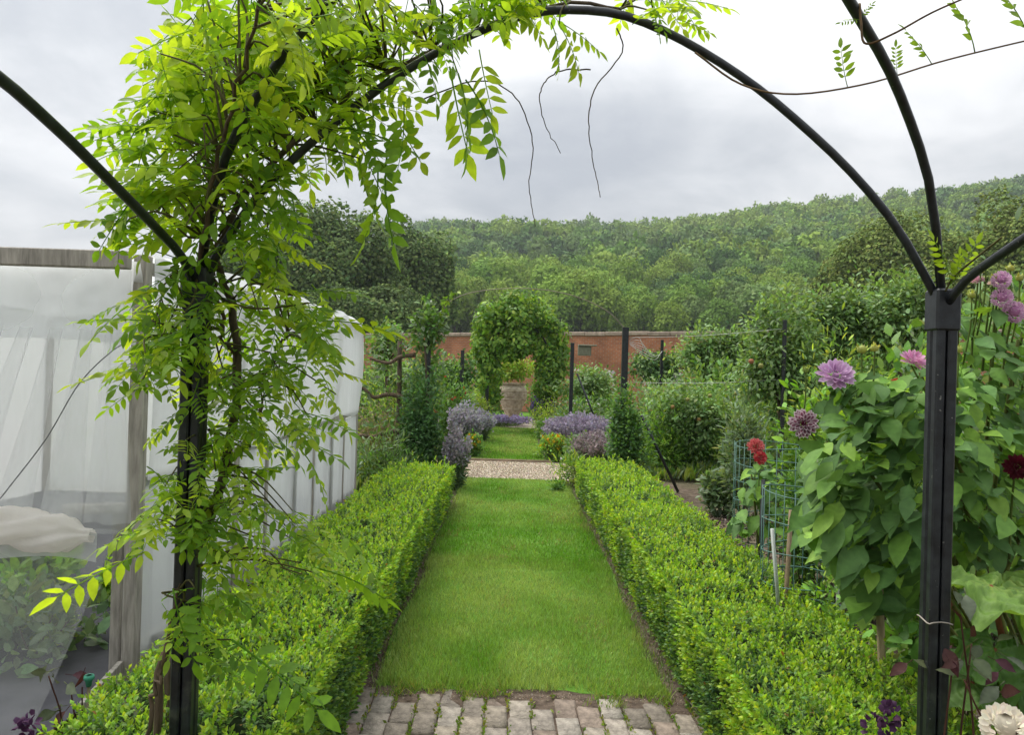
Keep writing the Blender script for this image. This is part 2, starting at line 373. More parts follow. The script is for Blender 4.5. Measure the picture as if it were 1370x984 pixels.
d = rdir(k) * .7; d[:, 2] = 1; g.scat(L_BLADE, np.stack([x, y, np.full(k, .0)], 1), frames(nrm(d), rdir(k)), np.stack([np.full(k, .005), rng.random(k) * .06 + .03, np.full(k, .04)], 1), cols([(.1, .22, .03), (.2, .27, .08)], k))
k = 2600; x = rng.uniform(LX0, LX1, k); y = 3.70 + .17 * rng.random(k) + .04 * np.sin(x * 9); kp = fbm(x * 6 + 11, y * 5) > .53; x, y = x[kp], y[kp]; k = len(x); d = rdir(k) * .8; d[:, 2] = 1; d[:, 1] -= .25
g.scat(L_BLADE, np.stack([x, y, np.full(k, .008)], 1), frames(nrm(d), rdir(k)), np.stack([np.full(k, .0038), rng.random(k) * .05 + .025, np.full(k, .05)], 1), cols([(.14, .30, .03), (.2, .34, .05), (.3, .32, .1)], k))
part(g, 'grass', M_GRASS, kind='stuff')
g = Geo(); g.scat(L_BLADE, *blades(16000, 13.8, 21.9, -.7, .64, .045, .016)); part(g, 'grass', M_GRASS, kind='stuff')

# gravel path
gp = Geo().grid(24, 6, lambda u, v: (-1.7 + 3.7 * u, 11.52 + 2.2 * v + .02 * np.sin(u * 90), .004 + 0 * u))
m_grav = plain('gravel_bed', (.42, .345, .25), .95, .1, .3, 45, .8, col2=(.6, .52, .41)); struct(gp, 'path', m_grav)
ICO = (np.array([(0, 0, 1), (.9, 0, .1), (0, .8, 0), (-.8, .1, .1), (0, -.9, .05), (0, 0, -.7)], float), np.array([(0, 1, 2), (0, 2, 3), (0, 3, 4), (0, 4, 1), (5, 2, 1), (5, 3, 2), (5, 4, 3), (5, 1, 4)]))
n = 9000; P = np.stack([rng.uniform(-1.6, 2.2, n), rng.uniform(11.55, 13.68, n), np.full(n, .008)], 1)
g = Geo(); g.scat(ICO, P, frames(rdir(n), rdir(n)), np.stack([rng.uniform(.006, .016, n)] * 3, 1), cols([(.48, .395, .29), (.56, .48, .37), (.4, .32, .23), (.62, .56, .46)], n)); part(g, 'gravel', M_STONE, kind='stuff', smooth=False)
# timber edging strip between path and far lawn
g = Geo(); g.bar((-.8, 13.74, .02), (.75, 13.74, .02), .02, .05, (1, .85, .7)); struct(g, 'path_edging', M_TIMBER_X)
# urn terrace
g = Geo().grid(20, 12, lambda u, v: (-2.6 + 5.4 * u, 22.05 + 4.3 * v, .004 + 0 * u)); struct(g, 'paving', plain('pale_paving', (.36, .31, .26), .9, .1, .3, 6, .4))

# brick paving under the dome: each brick its own piece
pav = struct(Geo().grid(4, 4, lambda u, v: (-1.5 + 3.2 * u, .2 + 3.85 * v, .006 + 0 * u)), 'brick_paving', M_SOIL)
M_PBRICK = plain('worn_paver', (1, 1, 1), .92, .12, .55, 26, 1.0, col2=(1.12, 1.12, 1.1), detail=9)
bm_ = []
for k in range(5):
    g = Geo(); g.box((0, 0, 0), (.104, .208, .06), None, (1, 1, 1), .007); V = g.V[0]; V += rng.normal(0, .0032, V.shape); me = g.mesh('brick', M_PBRICK); bm_.append(me)
PC = [(.34, .295, .24), (.38, .335, .28), (.30, .235, .19), (.35, .31, .265), (.27, .235, .195), (.40, .36, .31), (.31, .25, .205)]
for i in range(21):
    x = -1.0 + i * .1085
    off = (.105 if i % 2 else 0) + random.uniform(-.03, .03)
    for j in range(4):
        y = 3.645 - off - j * .2125
        if y < 3.02: continue
        p = random.choice(PC); s_ = random.uniform(.85, 1.12)
        rz = random.gauss(0, .02); Mz = Matrix.Rotation(rz, 3, 'Z') @ Matrix.Rotation(random.gauss(0, .012), 3, 'X')
        inst(bm_[(i * 7 + j) % 5], 'brick', pav, (x + random.gauss(0, .003), y, -.012 + random.gauss(0, .003)), Mz, 1.0, [q * s_ for q in p])
    if off > .09:
        inst(bm_[i % 5], 'brick', pav, (x, 3.645 + .105, -.022), Matrix.Rotation(random.gauss(0, .03), 3, 'Z'), 1, [q * .8 for q in random.choice(PC)]) if random.random() < .45 else None
# moss and weeds in joints
n = 2600; ii = rng.integers(0, 21, n); P = np.stack([-1.0 + ii * .1085 - .054 + rng.normal(0, .005, n), rng.uniform(3.05, 3.8, n), np.full(n, .012)], 1)
keep = fbm(P[:, 0] * 6, P[:, 1] * 6) > .44; P = P[keep]; n = len(P)
n2 = 260; P2 = np.stack([rng.uniform(-1.0, -.72, n2), rng.normal(3.66, .07, n2), np.full(n2, .01)], 1); P = np.vstack([P, P2]); n += n2
d = rdir(n); d[:, 2] = np.abs(d[:, 2]) + .5
g = Geo(); g.scat(L_TINY, P, frames(nrm(d), rdir(n)), rng.uniform(.008, .028, n), cols([(.18, .28, .04), (.25, .27, .06), (.14, .24, .04)], n)); part(g, 'moss', M_GRASS, kind='stuff')
# grit, crumbs and dry litter along the lawn edge and hedge feet
n = 5200; sel = rng.integers(0, 3, n)
x = np.where(sel == 0, rng.uniform(-1.0, 1.15, n), np.where(sel == 1, rng.normal(-.7, .035, n), rng.normal(.92, .05, n))); y = np.where(sel == 0, rng.normal(3.80, .03, n), rng.uniform(3.2, 9, n))
g = Geo(); g.scat(ICO, np.stack([x, y, np.full(n, .004)], 1), frames(rdir(n), rdir(n)), np.stack([rng.uniform(.003, .011, n), rng.uniform(.003, .009, n), rng.uniform(.002, .005, n)], 1), cols([(.32, .25, .18), (.2, .14, .1), (.42, .36, .28), (.26, .2, .13)], n)); part(g, 'soil_crumbs', M_STONE, kind='stuff', smooth=False)

#PART2
# ================================================================== DOME (four posts, six curved ribs)
PX0, PX1, PY, PYB, ZC = -.947, 1.282, 2.3, .06, 1.885
cx, cy = (PX0 + PX1) / 2, (PY + PYB) / 2
dome = thing('garden_dome', 'black metal dome of curved ribs on bundled posts straddling the brick paving', 'garden arch', (cx, cy, 0))
def rib_path(a, b, prof, n=26):
    a = np.array(a, float); b = np.array(b, float); fr = np.linspace(-1, 1, n); z = np.interp(np.abs(fr), [p[0] for p in prof], [p[1] for p in prof])
    k = np.array([.25, .5, .25]); z[1:-1] = np.convolve(z, k, 'valid')
    P = (a + b) / 2 + np.outer(fr, (b - a) / 2); P[:, 2] = ZC + z; return P
PROF_M = [(0, .81), (.12, .80), (.25, .745), (.375, .67), (.5, .58), (.6, .49), (.725, .37), (.874, .19), (1, -.06)]
PROF_D = [(0, .72), (.2, .705), (.4, .65), (.53, .59), (.686, .52), (.8, .42), (.9, .31), (.95, .2), (1, -.06)]
PROF_S = [(0, .235), (.2, .225), (.4, .175), (.65, .10), (.9, .02), (1, -.06)]
for a, b, pr in (((PX0, PY, 0), (PX1, PY, 0), PROF_M), ((PX0, PYB, 0), (PX1, PYB, 0), PROF_M), ((PX0, PY, 0), (PX1, PYB, 0), PROF_D), ((PX1, PY, 0), (PX0, PYB, 0), PROF_D), ((PX0, PY, 0), (PX0, PYB, 0), PROF_S), ((PX1, PY, 0), (PX1, PYB, 0), PROF_S)):
    part(Geo().tube(rib_path(a, b, pr, 40), .0127, 10), 'rib', M_METAL, dome)
g = Geo(); g.lathe([(0, .03), (.05, .028), (.055, 0), (.05, -.028), (0, -.03)], (cx, cy, ZC + .72), 20); part(g, 'hub', M_METAL, dome)
for (x, y) in ((PX0, PY), (PX1, PY), (PX0, PYB), (PX1, PYB)):
    g = Geo(); g.box((x, y, .92), (.02, .02, 1.86), None, (.7, .7, .7), .002); ps = part(g, 'post', M_METAL, dome, False)
    for sx in (-1, 1):
        for sy in (-1, 1):
            g = Geo(); g.box((x + sx * .0172, y + sy * .0172, .9), (.029, .029, 1.8), None, (1, 1, 1), .005); part(g, 'bar', M_METAL, ps, False)
    g = Geo(); g.box((x, y, ZC - .062), (.074, .074, .125), None, (1, 1, 1), .006); part(g, 'collar', M_METAL, dome, False)
a = np.linspace(0, 2 * math.pi, 17); zt = 1.6 - .305 * PY * 1.0
sq = lambda t: np.clip(1.6 * np.cos(t), -1, 1)
g = Geo(); g.tube([(PX1 + .034 * float(sq(t)), PY + .034 * float(np.clip(1.6 * np.sin(t), -1, 1)), zt + .004 * math.sin(3 * t)) for t in a], .0022, 5, (.9, .8, .7)); part(g, 'tie_wire', M_WIRE, dome)

# ================================================================== WISTERIA on the left post and over the main rib
wis = thing('wisteria_vine', 'bright green wisteria climbing the left black post and spilling over the curved rib', 'climbing plant', (-.97, 2.42, 0))
wst = Geo()
def twist(pts, r0, r1, n=40, amp=.012, cl=(1, 1, 1)):
    P = spline(pts, n); P[1:-1] += rng.normal(0, amp, (n - 2, 3)) * .5; return P, np.concatenate([np.linspace(r0, r1, 4), [r1 * .7, r1 * .5]]), cl
AT = lambda *q: [at(*p) for p in q]
trunks = [[(-1.03, 2.46, -.02)] + AT((228, 960, 2.44), (240, 850, 2.43), (268, 730, 2.44), (302, 630, 2.44), (318, 500, 2.42), (312, 410, 2.4), (290, 350, 2.36), (296, 310, 2.31), (345, 242, 2.34), (420, 172, 2.36), (500, 103, 2.36), (660, 32, 2.35), (770, 0, 2.34), (830, 12, 2.33)),
          [(-1.06, 2.36, -.02)] + AT((210, 940, 2.34), (232, 840, 2.36), (262, 720, 2.38), (262, 560, 2.38), (255, 430, 2.37), (270, 330, 2.25), (278, 260, 2.18), (300, 180, 2.1), (322, 110, 1.95), (345, 10, 1.75)),
          [(-1.1, 2.24, -.02)] + AT((203, 965, 2.24), (218, 890, 2.24), (236, 800, 2.26), (262, 700, 2.36)),
          AT((318, 520, 2.42), (352, 500, 2.46), (380, 455, 2.5), (390, 430, 2.52)), AT((305, 620, 2.44), (335, 590, 2.48), (350, 540, 2.5), (345, 500, 2.5)), AT((285, 350, 2.35), (300, 455, 2.38), (318, 470, 2.42))]
tr = part(Geo().tube(*twist(trunks[0], .021, .010)[:2], 8), 'trunk', M_BARK, wis)
for tpath, r0, r1 in ((trunks[1], .014, .008), (trunks[2], .008, .005), (trunks[3], .008, .004), (trunks[4], .007, .004), (trunks[5], .007, .006)): part(Geo().tube(*twist(tpath, r0, r1)[:2], 7, (1.05, 1, .9)), 'stem', M_BARK, wis)
path_pts = np.vstack([spline(t_, 40) for t_ in trunks])
def compound(nl, droop, spread):
    g = Geo(); Ln = 1.0; ax = []
    for s_ in np.linspace(0, 1, 7): ax.append((0, s_ * Ln, -droop * s_ * s_))
    g.tube(ax, [.012, .006], 4, (.8, .9, .6)); 
    for i in range(nl):
        f = .2 + .8 * (i + .5) / nl; y = f; z = -droop * f * f
        ll = .30 * (1 - .25 * abs(f - .55)) * random.uniform(.85, 1.1)
        tp = leaf_tpl(.40, 4, .16, random.uniform(-.28, -.08), .40, .5)
        for sgn in (-1, 1):
            ang = sgn * R(random.uniform(52, 78)) * spread; dn = random.uniform(-.45, .12)
            D = np.array([math.sin(ang), math.cos(ang), dn]); Nn = np.array([sgn * random.uniform(-.1, .45), -.1, 1.]) + rng.normal(0, .25, 3)
            g.scat(tp, np.array([[sgn * .008, y + random.uniform(-.015, .015), z]]), frames(D[None], Nn[None]), np.array([ll]), np.clip(1 + rng.normal(0, .1, (1, 1)) * np.ones((1, 3)), .6, 1.3))
    D = np.array([0, 1, -2 * droop * .6]); g.scat(tp, np.array([[0, 1., -droop]]), frames(D[None], np.array([[0, 0, 1.]])), np.array([.32]), np.ones((1, 3)))
    return g
vars_ = []
for k in range(9):
    g = compound(random.choice([4, 5, 5, 6]), random.uniform(.08, .32), random.uniform(.9, 1.05)); vars_.append((g, g.mesh('leaf', M_VINE)))
#       px   py   rx   ry  n  d0   d1  size
BL = [(300, 75, 95, 80, 60, 2.15, 2.85, .215), (420, 45, 110, 60, 56, 2.2, 2.85, .21), (370, 160, 115, 75, 60, 2.2, 2.85, .21), (225, 185, 55, 75, 24, 2.0, 2.55, .20),
      (300, 275, 95, 70, 30, 2.05, 2.6, .20), (180, 275, 35, 40, 5, 2.1, 2.5, .18), (540, 40, 80, 45, 28, 2.05, 2.5, .19), (470, 130, 60, 60, 22, 2.1, 2.5, .19), (640, 12, 60, 24, 14, 2.1, 2.45, .17),
      (730, 5, 50, 18, 9, 2.15, 2.4, .16), (890, 8, 60, 16, 9, 2.15, 2.4, .15), (360, 330, 45, 55, 14, 2.1, 2.5, .18),
      (195, 430, 55, 45, 16, 2.05, 2.45, .19), (255, 390, 60, 45, 12, 2.1, 2.4, .18), (380, 430, 70, 50, 22, 2.05, 2.6, .19), (420, 490, 45, 50, 8, 2.1, 2.6, .17), (320, 500, 70, 50, 22, 2.1, 2.6, .19), (180, 510, 40, 30, 5, 2.1, 2.4, .17),
      (390, 570, 50, 45, 9, 2.1, 2.6, .18), (320, 600, 60, 55, 15, 2.1, 2.6, .18), (300, 690, 60, 50, 14, 2.1, 2.6, .18), (190, 700, 50, 25, 6, 2.1, 2.4, .17), (290, 770, 50, 45, 9, 2.1, 2.5, .17), (370, 720, 60, 45, 9, 2.1, 2.6, .17), (430, 770, 45, 35, 6, 2.1, 2.5, .15), (270, 860, 35, 40, 4, 2.1, 2.4, .16)]
BL += [(235, 450, 40, 45, 9, 2.05, 2.3, .18), (250, 560, 45, 50, 8, 2.1, 2.45, .17), (250, 660, 45, 40, 8, 2.1, 2.4, .16), (265, 740, 40, 45, 8, 2.1, 2.4, .16), (255, 820, 30, 40, 5, 2.1, 2.3, .15), (420, 25, 50, 50, 12, 1.45, 1.7, .14), (335, 90, 70, 70, 14, 1.78, 2.05, .17), (185, 210, 45, 70, 8, 2.1, 2.5, .19), (160, 300, 30, 30, 3, 2.1, 2.4, .17), (350, -70, 150, 60, 26, 1.8, 2.4, .21), (560, -60, 120, 40, 14, 2.0, 2.4, .19)]
VL = []     # centre, direction, size
for (px, py, rx, ry, n, d0, d1, sz) in BL:
    for _ in range(int(n * (1.22 if py < 350 else 1.6))):
        while True:
            u, v = random.uniform(-1, 1), random.uniform(-1, 1)
            if u * u + v * v < 1: break
        dd = random.uniform(d0, d1); c0 = at(px + u * rx, py + v * ry, dd)
        q = path_pts[np.argmin(((path_pts - np.array(c0)) ** 2).sum(1))]; out_ = np.array(c0) - q; out_[2] *= .4
        az = nrm(out_ + rng.normal(0, .12, 3)); D = az * 1.0 + np.array([u * .35, 0, 0]) + rng.normal(0, .28, 3); D[2] = random.uniform(-.75, .15)
        VL.append((np.array(c0), nrm(D), sz * random.uniform(.75, 1.15) * (.97 if py < 350 else .86)))
# single leaves and hanging sprays seen against the sky: base pixel, tip pixel
for (a, b, d_) in (((520, 190), (500, 330), 2.2), ((505, 215), (512, 335), 2.22), ((480, 205), (488, 300), 2.25), ((540, 130), (545, 240), 2.2), ((520, 145), (570, 225), 2.25), ((610, 90), (650, 205), 2.2), ((618, 100), (690, 195), 2.2), ((600, 80), (622, 210), 2.28), ((640, 60), (655, 150), 2.2),
                   ((745, 28), (790, 98), 2.25), ((750, 30), (810, 65), 2.3), ((735, 25), (765, 90), 2.3), ((905, 25), (955, 40), 2.2), ((870, 12), (890, 45), 2.3), ((560, 60), (600, 130), 2.2), ((470, 165), (510, 260), 2.3),
                   ((205, 735), (68, 790), 2.1), ((230, 700), (125, 715), 2.2), ((210, 500), (100, 485), 2.2), ((205, 510), (135, 545), 2.25), ((200, 430), (105, 420), 2.2), ((180, 285), (125, 310), 2.3), ((210, 150), (150, 135), 2.3), ((200, 260), (125, 260), 2.3),
                   ((420, 430), (530, 425), 2.25), ((400, 390), (480, 385), 2.3), ((430, 520), (480, 570), 2.3), ((400, 600), (455, 660), 2.3), ((330, 620), (345, 710), 2.2), ((440, 700), (520, 760), 2.1), ((420, 760), (530, 785), 2.15), ((300, 850), (440, 945), 2.2), ((370, 900), (430, 930), 2.2), ((230, 780), (250, 900), 2.05)):
    p = np.array(at(*a, d_)); q = np.array(at(*b, d_ - .03)); VL.append(((p + q) / 2, nrm(q - p), np.linalg.norm(q - p) * .86))
random.shuffle(VL)
VCOL = [(.31, .50, .042), (.24, .43, .037), (.38, .55, .05), (.18, .35, .033), (.42, .57, .06)]
extra = Geo(); nw = 0; tw = Geo()
for i, (c0, D, sz) in enumerate(VL):
    base = c0 - D * sz * .5; Nn = np.array([0, 0, 1.]) + rng.normal(0, .35, 3); Mx = frames(D[None], Nn[None])[0]
    cc = np.array(random.choice(VCOL)) * random.uniform(.8, 1.15)
    if c0[2] < 1.0: cc = cc * np.array([.85, .95, .9])
    k = i % 9
    if i < 300:
        inst(vars_[k][1], 'leaf', wis, base, Mx, sz, cc)
    else:
        for V, T, K in zip(vars_[k][0].V, vars_[k][0].T, vars_[k][0].K):
            pass
        V = np.concatenate(vars_[k][0].V); T = np.concatenate(vars_[k][0].T); K = np.concatenate(vars_[k][0].K)
        extra.add((V * sz) @ Mx.T + base, T, K * cc)
    if i % 3 == 0 or i > len(VL) - 20:
        q = path_pts[np.argmin(((path_pts - base) ** 2).sum(1) + rng.random(len(path_pts)) * .03)]; mid = (q + base) / 2 + rng.normal(0, .03, 3) + np.array([0, 0, .03])
        tw.tube(spline([q, mid, base], 6), [.0042, .002], 4, (.9, 1.0, .6))
part(extra, 'foliage', M_VINE, wis, kind='stuff'); part(tw, 'twigs', M_TWIG, wis, kind='stuff')
# bare hanging tendrils below the rib
for pts in ([(560, 135), (640, 108), (690, 130), (712, 190), (708, 250), (716, 303)], [(790, 92), (745, 96), (724, 120), (727, 160), (750, 205)], [(826, 38), (832, 70), (795, 120), (788, 170), (795, 225), (803, 264)]):
    P = spline([at(px, py, 2.27 + .03 * math.sin(i * 2)) for i, (px, py) in enumerate(pts)], 36); P[:-1] += rng.normal(0, .0012, (35, 3)); part(Geo().tube(P, [.0024, .0012], 5, (.7, .65, .6)), 'tendril', M_TWIG, wis)
# long shoots reaching across to the right rib, each with a few young leaves
def shoot(pts, leaves, d0, d1):
    P = spline([at(px, py, d0 + (d1 - d0) * i / (len(pts) - 1)) for i, (px, py) in enumerate(pts)], 30); P2_ = spline(P, 300); s_ = part(Geo().tube(P, [.0032, .002], 5, (1.1, .8, .6)), 'shoot', M_TWIG, wis)
    for k, (a, b, dd) in enumerate(leaves):
        p = np.array(at(*a, dd)); q = np.array(at(*b, dd - .02)); w_ = q - p; p = P2_[np.argmin(((P2_ - p) ** 2).sum(1))]; q = p + w_; D = nrm(q - p); Mx = frames(D[None], (np.array([random.choice([-1, 1]) * .8, -.7, .2]))[None])[0]
        inst(vars_[(k * 2 + 1) % 9][1], 'leaf', s_, p, Mx, float(np.linalg.norm(q - p)) * .85, np.array([.2, .34, .035]))
shoot([(930, 70), (990, 112), (1060, 126), (1160, 112), (1260, 82), (1370, 55), (1440, 40)], [((1135, 112), (1118, 48), 1.97), ((1202, 93), (1196, 48), 1.94), ((1250, 80), (1218, 22), 1.9), ((1310, 66), (1297, -20), 1.86), ((1375, 50), (1350, -40), 1.84)], 2.28, 1.8)
shoot([(1150, 5), (1152, 30), (1158, 58), (1195, 45), (1250, 15), (1320, -15)], [((1160, 20), (1175, -5), 1.75), ((1165, 22), (1138, 20), 1.75)], 1.78, 1.66)
sp_ = thing('wisteria_sprig', 'small lime wisteria sprig sprouting from the collar of the right black post', 'climbing plant', (1.3, 2.25, 1.88))
part(Geo().tube(spline([at(1265, 390, 2.26), at(1275, 372, 2.24), at(1300, 350, 2.2), at(1340, 318, 2.05)], 10), .003, 5, (.9, 1, .5)), 'stem', M_TWIG, sp_)
for a, b in (((1272, 378), (1262, 322)), ((1272, 380), (1312, 328)), ((1275, 384), (1290, 345))):
    p = np.array(at(*a, 2.24)); q = np.array(at(*b, 2.2)); D = nrm(q - p); inst(vars_[3][1], 'leaf', sp_, p, frames(D[None], np.array([[.3, -1, .4]]))[0], float(np.linalg.norm(q - p)), np.array([.24, .38, .04]))

# ================================================================== BOX HEDGES
def hedge(name, label, x0, x1, y0, y1, zt, seed, inner):
    h = thing(name, label, 'hedge', ((x0 + x1) / 2, (y0 + y1) / 2, 0))
    wob = lambda y, z: .05 * (fbm(y * 1.1 + seed, z * 2 + seed) - .5) + .05 * (fbm(y * 3.3, z * 3 + seed) - .5)
    topz = lambda x, y: zt - .035 + .13 * (fbm(x * 2.4 + seed, y * 1.5) - .5) + .10 * (fbm(x * 7, y * 7 + seed) - .5)
    ins = .045
    def core(u, v):      # arch section swept along y
        a = u * 4; px = np.where(a < 1, x0 + ins, np.where(a < 3, x0 + ins + (x1 - x0 - 2 * ins) * (a - 1) / 2, x1 - ins)); pz = np.where(a < 1, a, np.where(a < 3, 1, 4 - a)); y = y0 + ins + (y1 - y0 - 2 * ins) * v
        return px, y, (topz(px, y) - ins - .01) * pz
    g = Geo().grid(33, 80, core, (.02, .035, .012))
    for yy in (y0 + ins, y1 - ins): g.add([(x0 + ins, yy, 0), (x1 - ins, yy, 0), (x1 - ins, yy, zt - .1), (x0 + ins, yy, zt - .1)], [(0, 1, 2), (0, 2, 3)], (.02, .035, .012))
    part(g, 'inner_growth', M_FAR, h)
    fo = Geo()
    def face(P, Nn, young, ls):  # young mixes fresh growth with the painted-in brightness of tall top shoots
        n = len(P); nl = 8
        d = nrm(Nn + rdir(n) * .45 + np.array([0, 0, .35]))
        P = np.repeat(P, nl, 0); Dr = np.repeat(d, nl, 0); young_lit = np.repeat(young, nl)
        along = np.tile(np.linspace(-.9, .75, nl), n)[:, None] * (ls * 1.2)
        side = nrm(np.cross(rdir(n * nl), Dr)); op = np.tile(np.linspace(.75, -.1, nl)[::-1] * 0 + np.linspace(1.1, .35, nl), n)[:, None]
        D = nrm(side * op + Dr * (1.25 - op)); PP = P + Dr * along
        tp = np.tile(np.linspace(0, 1, nl), n) ; yw = np.clip(young_lit * (.2 + 1.1 * tp), 0, 1)[:, None]
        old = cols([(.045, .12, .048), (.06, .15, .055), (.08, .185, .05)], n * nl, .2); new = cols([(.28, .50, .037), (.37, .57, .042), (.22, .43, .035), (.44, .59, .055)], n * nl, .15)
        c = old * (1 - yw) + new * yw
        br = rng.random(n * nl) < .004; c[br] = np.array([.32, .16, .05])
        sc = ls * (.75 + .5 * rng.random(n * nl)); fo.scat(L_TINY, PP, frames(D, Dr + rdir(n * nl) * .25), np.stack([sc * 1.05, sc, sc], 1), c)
    for (ya, yb, sp, ls) in ((y0, 3.6, .0215, .0215), (3.6, 5.2, .026, .0235), (5.2, 7.2, .031, .026), (7.2, y1, .038, .03)):
        ar = (yb - ya) * (x1 - x0); n = int(ar / sp ** 2); x = rng.uniform(x0, x1, n); y = rng.uniform(ya, yb, n); z = topz(x, y)
        ed = np.minimum(x - x0, x1 - x); z -= np.clip(.05 - ed, 0, 1) * .6
        ez = rng.exponential(.019, n); z = z + ez
        young_lit = np.clip(.46 + 11 * ez + 1.5 * (fbm(x * 4 + 3, y * 4 + seed) - .40) + rng.normal(0, .28, n), 0, 1)  # young growth; taller shoots also coloured brighter, as if lit above dark gaps
        face(np.stack([x, y, z], 1), np.tile([0, 0, 1.], (n, 1)), young_lit, ls)
        for (xs, sg, dens) in ((x0, -1, 1 if inner < 0 else .35), (x1, 1, 1 if inner > 0 else .35)):
            n = int((yb - ya) * zt / sp ** 2 * dens); y = rng.uniform(ya, yb, n); z = zt * rng.random(n) ** .85; x = xs + sg * (wob(y, z)) - sg * .02 * (z < .08)
            young_lit = np.clip(.18 + 2.2 * np.clip(fbm(y * 3.4 + seed, z * 3.4) - .47, 0, 1) + .55 * np.clip((z - zt + .14) / .14, 0, 1) + rng.normal(0, .13, n), 0, 1)
            face(np.stack([x, y, z + .01], 1), np.tile([sg, 0, .1], (n, 1)), young_lit, ls)
    for yy, sg in ((y0, -1), (y1, 1)):
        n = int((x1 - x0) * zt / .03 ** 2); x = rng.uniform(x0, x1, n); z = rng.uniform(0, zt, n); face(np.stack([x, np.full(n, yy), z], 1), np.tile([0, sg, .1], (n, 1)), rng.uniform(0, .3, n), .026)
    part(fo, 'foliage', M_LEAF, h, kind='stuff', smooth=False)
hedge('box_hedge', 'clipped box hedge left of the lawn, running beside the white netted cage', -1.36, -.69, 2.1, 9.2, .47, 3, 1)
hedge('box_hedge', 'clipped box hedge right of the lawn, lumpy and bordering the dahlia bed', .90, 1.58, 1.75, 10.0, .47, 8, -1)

# ================================================================== NETTED FRUIT CAGE
X1, Y0, Y1, H = -1.86, 3.85, 9.3, 2.13
XL = -5.6
cage = thing('fruit_cage', 'timber framed fruit cage draped in white netting beside the left hedge', 'fruit cage', ((X1 + XL) / 2, (Y0 + Y1) / 2, 0))
def post_at(x, y, h, s=.085): g = Geo(); g.box((x, y, h / 2 - .03), (s, s, h + .06), None, (1, 1, 1), .006); return part(g, 'post', M_TIMBER, cage, False)
post_at(X1, Y0, H + .0, .068); post_at(X1 - .10, Y0 + .06, .84, .055)
for y in (5.25, 6.65, 8.0, Y1): post_at(X1 - .02, y, H - .02, .07)
for y in (5.9, 7.3, 8.6): post_at(X1 - .01, y, 1.05, .05)
for x in (-3.75, XL): post_at(x, Y0 + .02, H); post_at(x, Y1, H - .05)
def rail(a, b, wd, th, nm='rail'): g = Geo(); g.bar(a, b, wd, th, (1, 1, 1), .005); part(g, nm, M_TIMBER, cage, False)
rail((XL, Y0 - .14, H - .035), (X1 - .0, Y0 - .14, H - .045), .06, .085); rail((X1 - .36, Y0 + .02, .845), (X1 - .05, Y0 + .02, .86), .05, .05)
rail((X1 - .03, Y0 + .06, H - .05), (X1 - .03, Y1, H - .05), .05, .06); rail((X1, Y0 + .06, .99), (X1, Y1, 1.07), .035, .055); rail((XL, Y1 + .02, H - .05), (X1, Y1 + .02, H - .05), .05, .06)
rail((X1 - .02, Y0 + .06, .08), (X1 - .02, Y1, .08), .03, .16, 'kick_board')
g = Geo(); g.bar(gd(108, 978) + Vector((0, 0, .06)), gd(160, 918) + Vector((0, 0, .06)), .025, .12); g2 = part(g, 'loose_board', M_TIMBER, cage, False)
wv = lambda u, v, s, a: a * (fbm(u * s + 3, v * s * .4 + 1) - .5)
def netpart(nm, m, fn, nu=60, nv=40): return part(Geo().grid(nu, nv, fn), nm, m, cage)
xl = XL
netpart('front_net', M_NET1, lambda u, v: (xl + (X1 - .02 - xl) * u, Y0 - .045 + wv(u * 3, v, 3, .10), .74 + (H - .74) * v))
netpart('front_net_fold', M_NET2, lambda u, v: (xl + (X1 + .02 - xl) * u, Y0 - .075 + wv(u * 4, v, 4, .07) + .05 * np.sin(v * 3.1), 1.66 + .04 * np.sin(u * 9) + (H - .06 - 1.66) * v))
netpart('lower_front_net', netmat('net_lower', .2), lambda u, v: (xl + (X1 - .05 - xl) * u, 3.0 + (Y0 - 3.06) * v ** .8 + wv(u * 3, v, 3, .05), .01 + .76 * v))
# pleats gathered near the corner post
for k in range(5):
    xa = X1 - .10 - .13 * k; netpart('net_pleat', M_NET1, lambda u, v, xa=xa, k=k: (xa + .16 * (u - .5) * (1.4 - v) - .10 * k * (1 - v), Y0 - .085 - .012 * k + .03 * np.sin(u * 8 + k), .80 + (1.75 - .8) * v), 14, 14)
def roll(u, v):
    a = u * 2 * math.pi; x = xl + (X1 - .13 - xl) * v; tw = a + v * 9; r = .088 + .035 * (fbm(v * 9, np.cos(a) * 1.2 + 4) - .5) * 2 + .014 * np.sin(tw * 4 + 3 * np.sin(v * 21)) + .008 * np.sin(tw * 9 + v * 33); r = r * np.clip((1 - v) * 30, .35, 1)
    return x, Y0 - .15 + r * np.cos(a), .785 - .03 * np.sin(v * 14) + r * np.sin(a) * .95
netpart('rolled_net', M_NETROLL, roll, 49, 220)
netpart('net_hem', netmat('net_hem', .6), lambda u, v: (xl + (X1 - .12 - xl) * u, Y0 - .14 + .02 * np.sin(u * 40), .62 + .03 * np.sin(u * 22) + .14 * v))
netpart('side_net', M_NET3, lambda u, v: (X1 + .03 + .05 * np.sin(v * 3.1) * (.5 + .5 * np.sin(u * 19)) + wv(u * 4, v, 4, .05), Y0 + .03 + (Y1 - Y0) * u, (1.0 + .07 * u - .03 * np.sin(u * 22)) + (H - .98 - .05 * u + .0) * v), 90, 30)
netpart('lower_side_net', netmat('net_panel', .86, (.72, .75, .74)), lambda u, v: (X1 + .012 + .012 * np.sin(u * 150) + wv(u * 6, v, 5, .02), Y0 + .06 + (Y1 - Y0 - .06) * u, .02 + 1.0 * v), 160, 12)
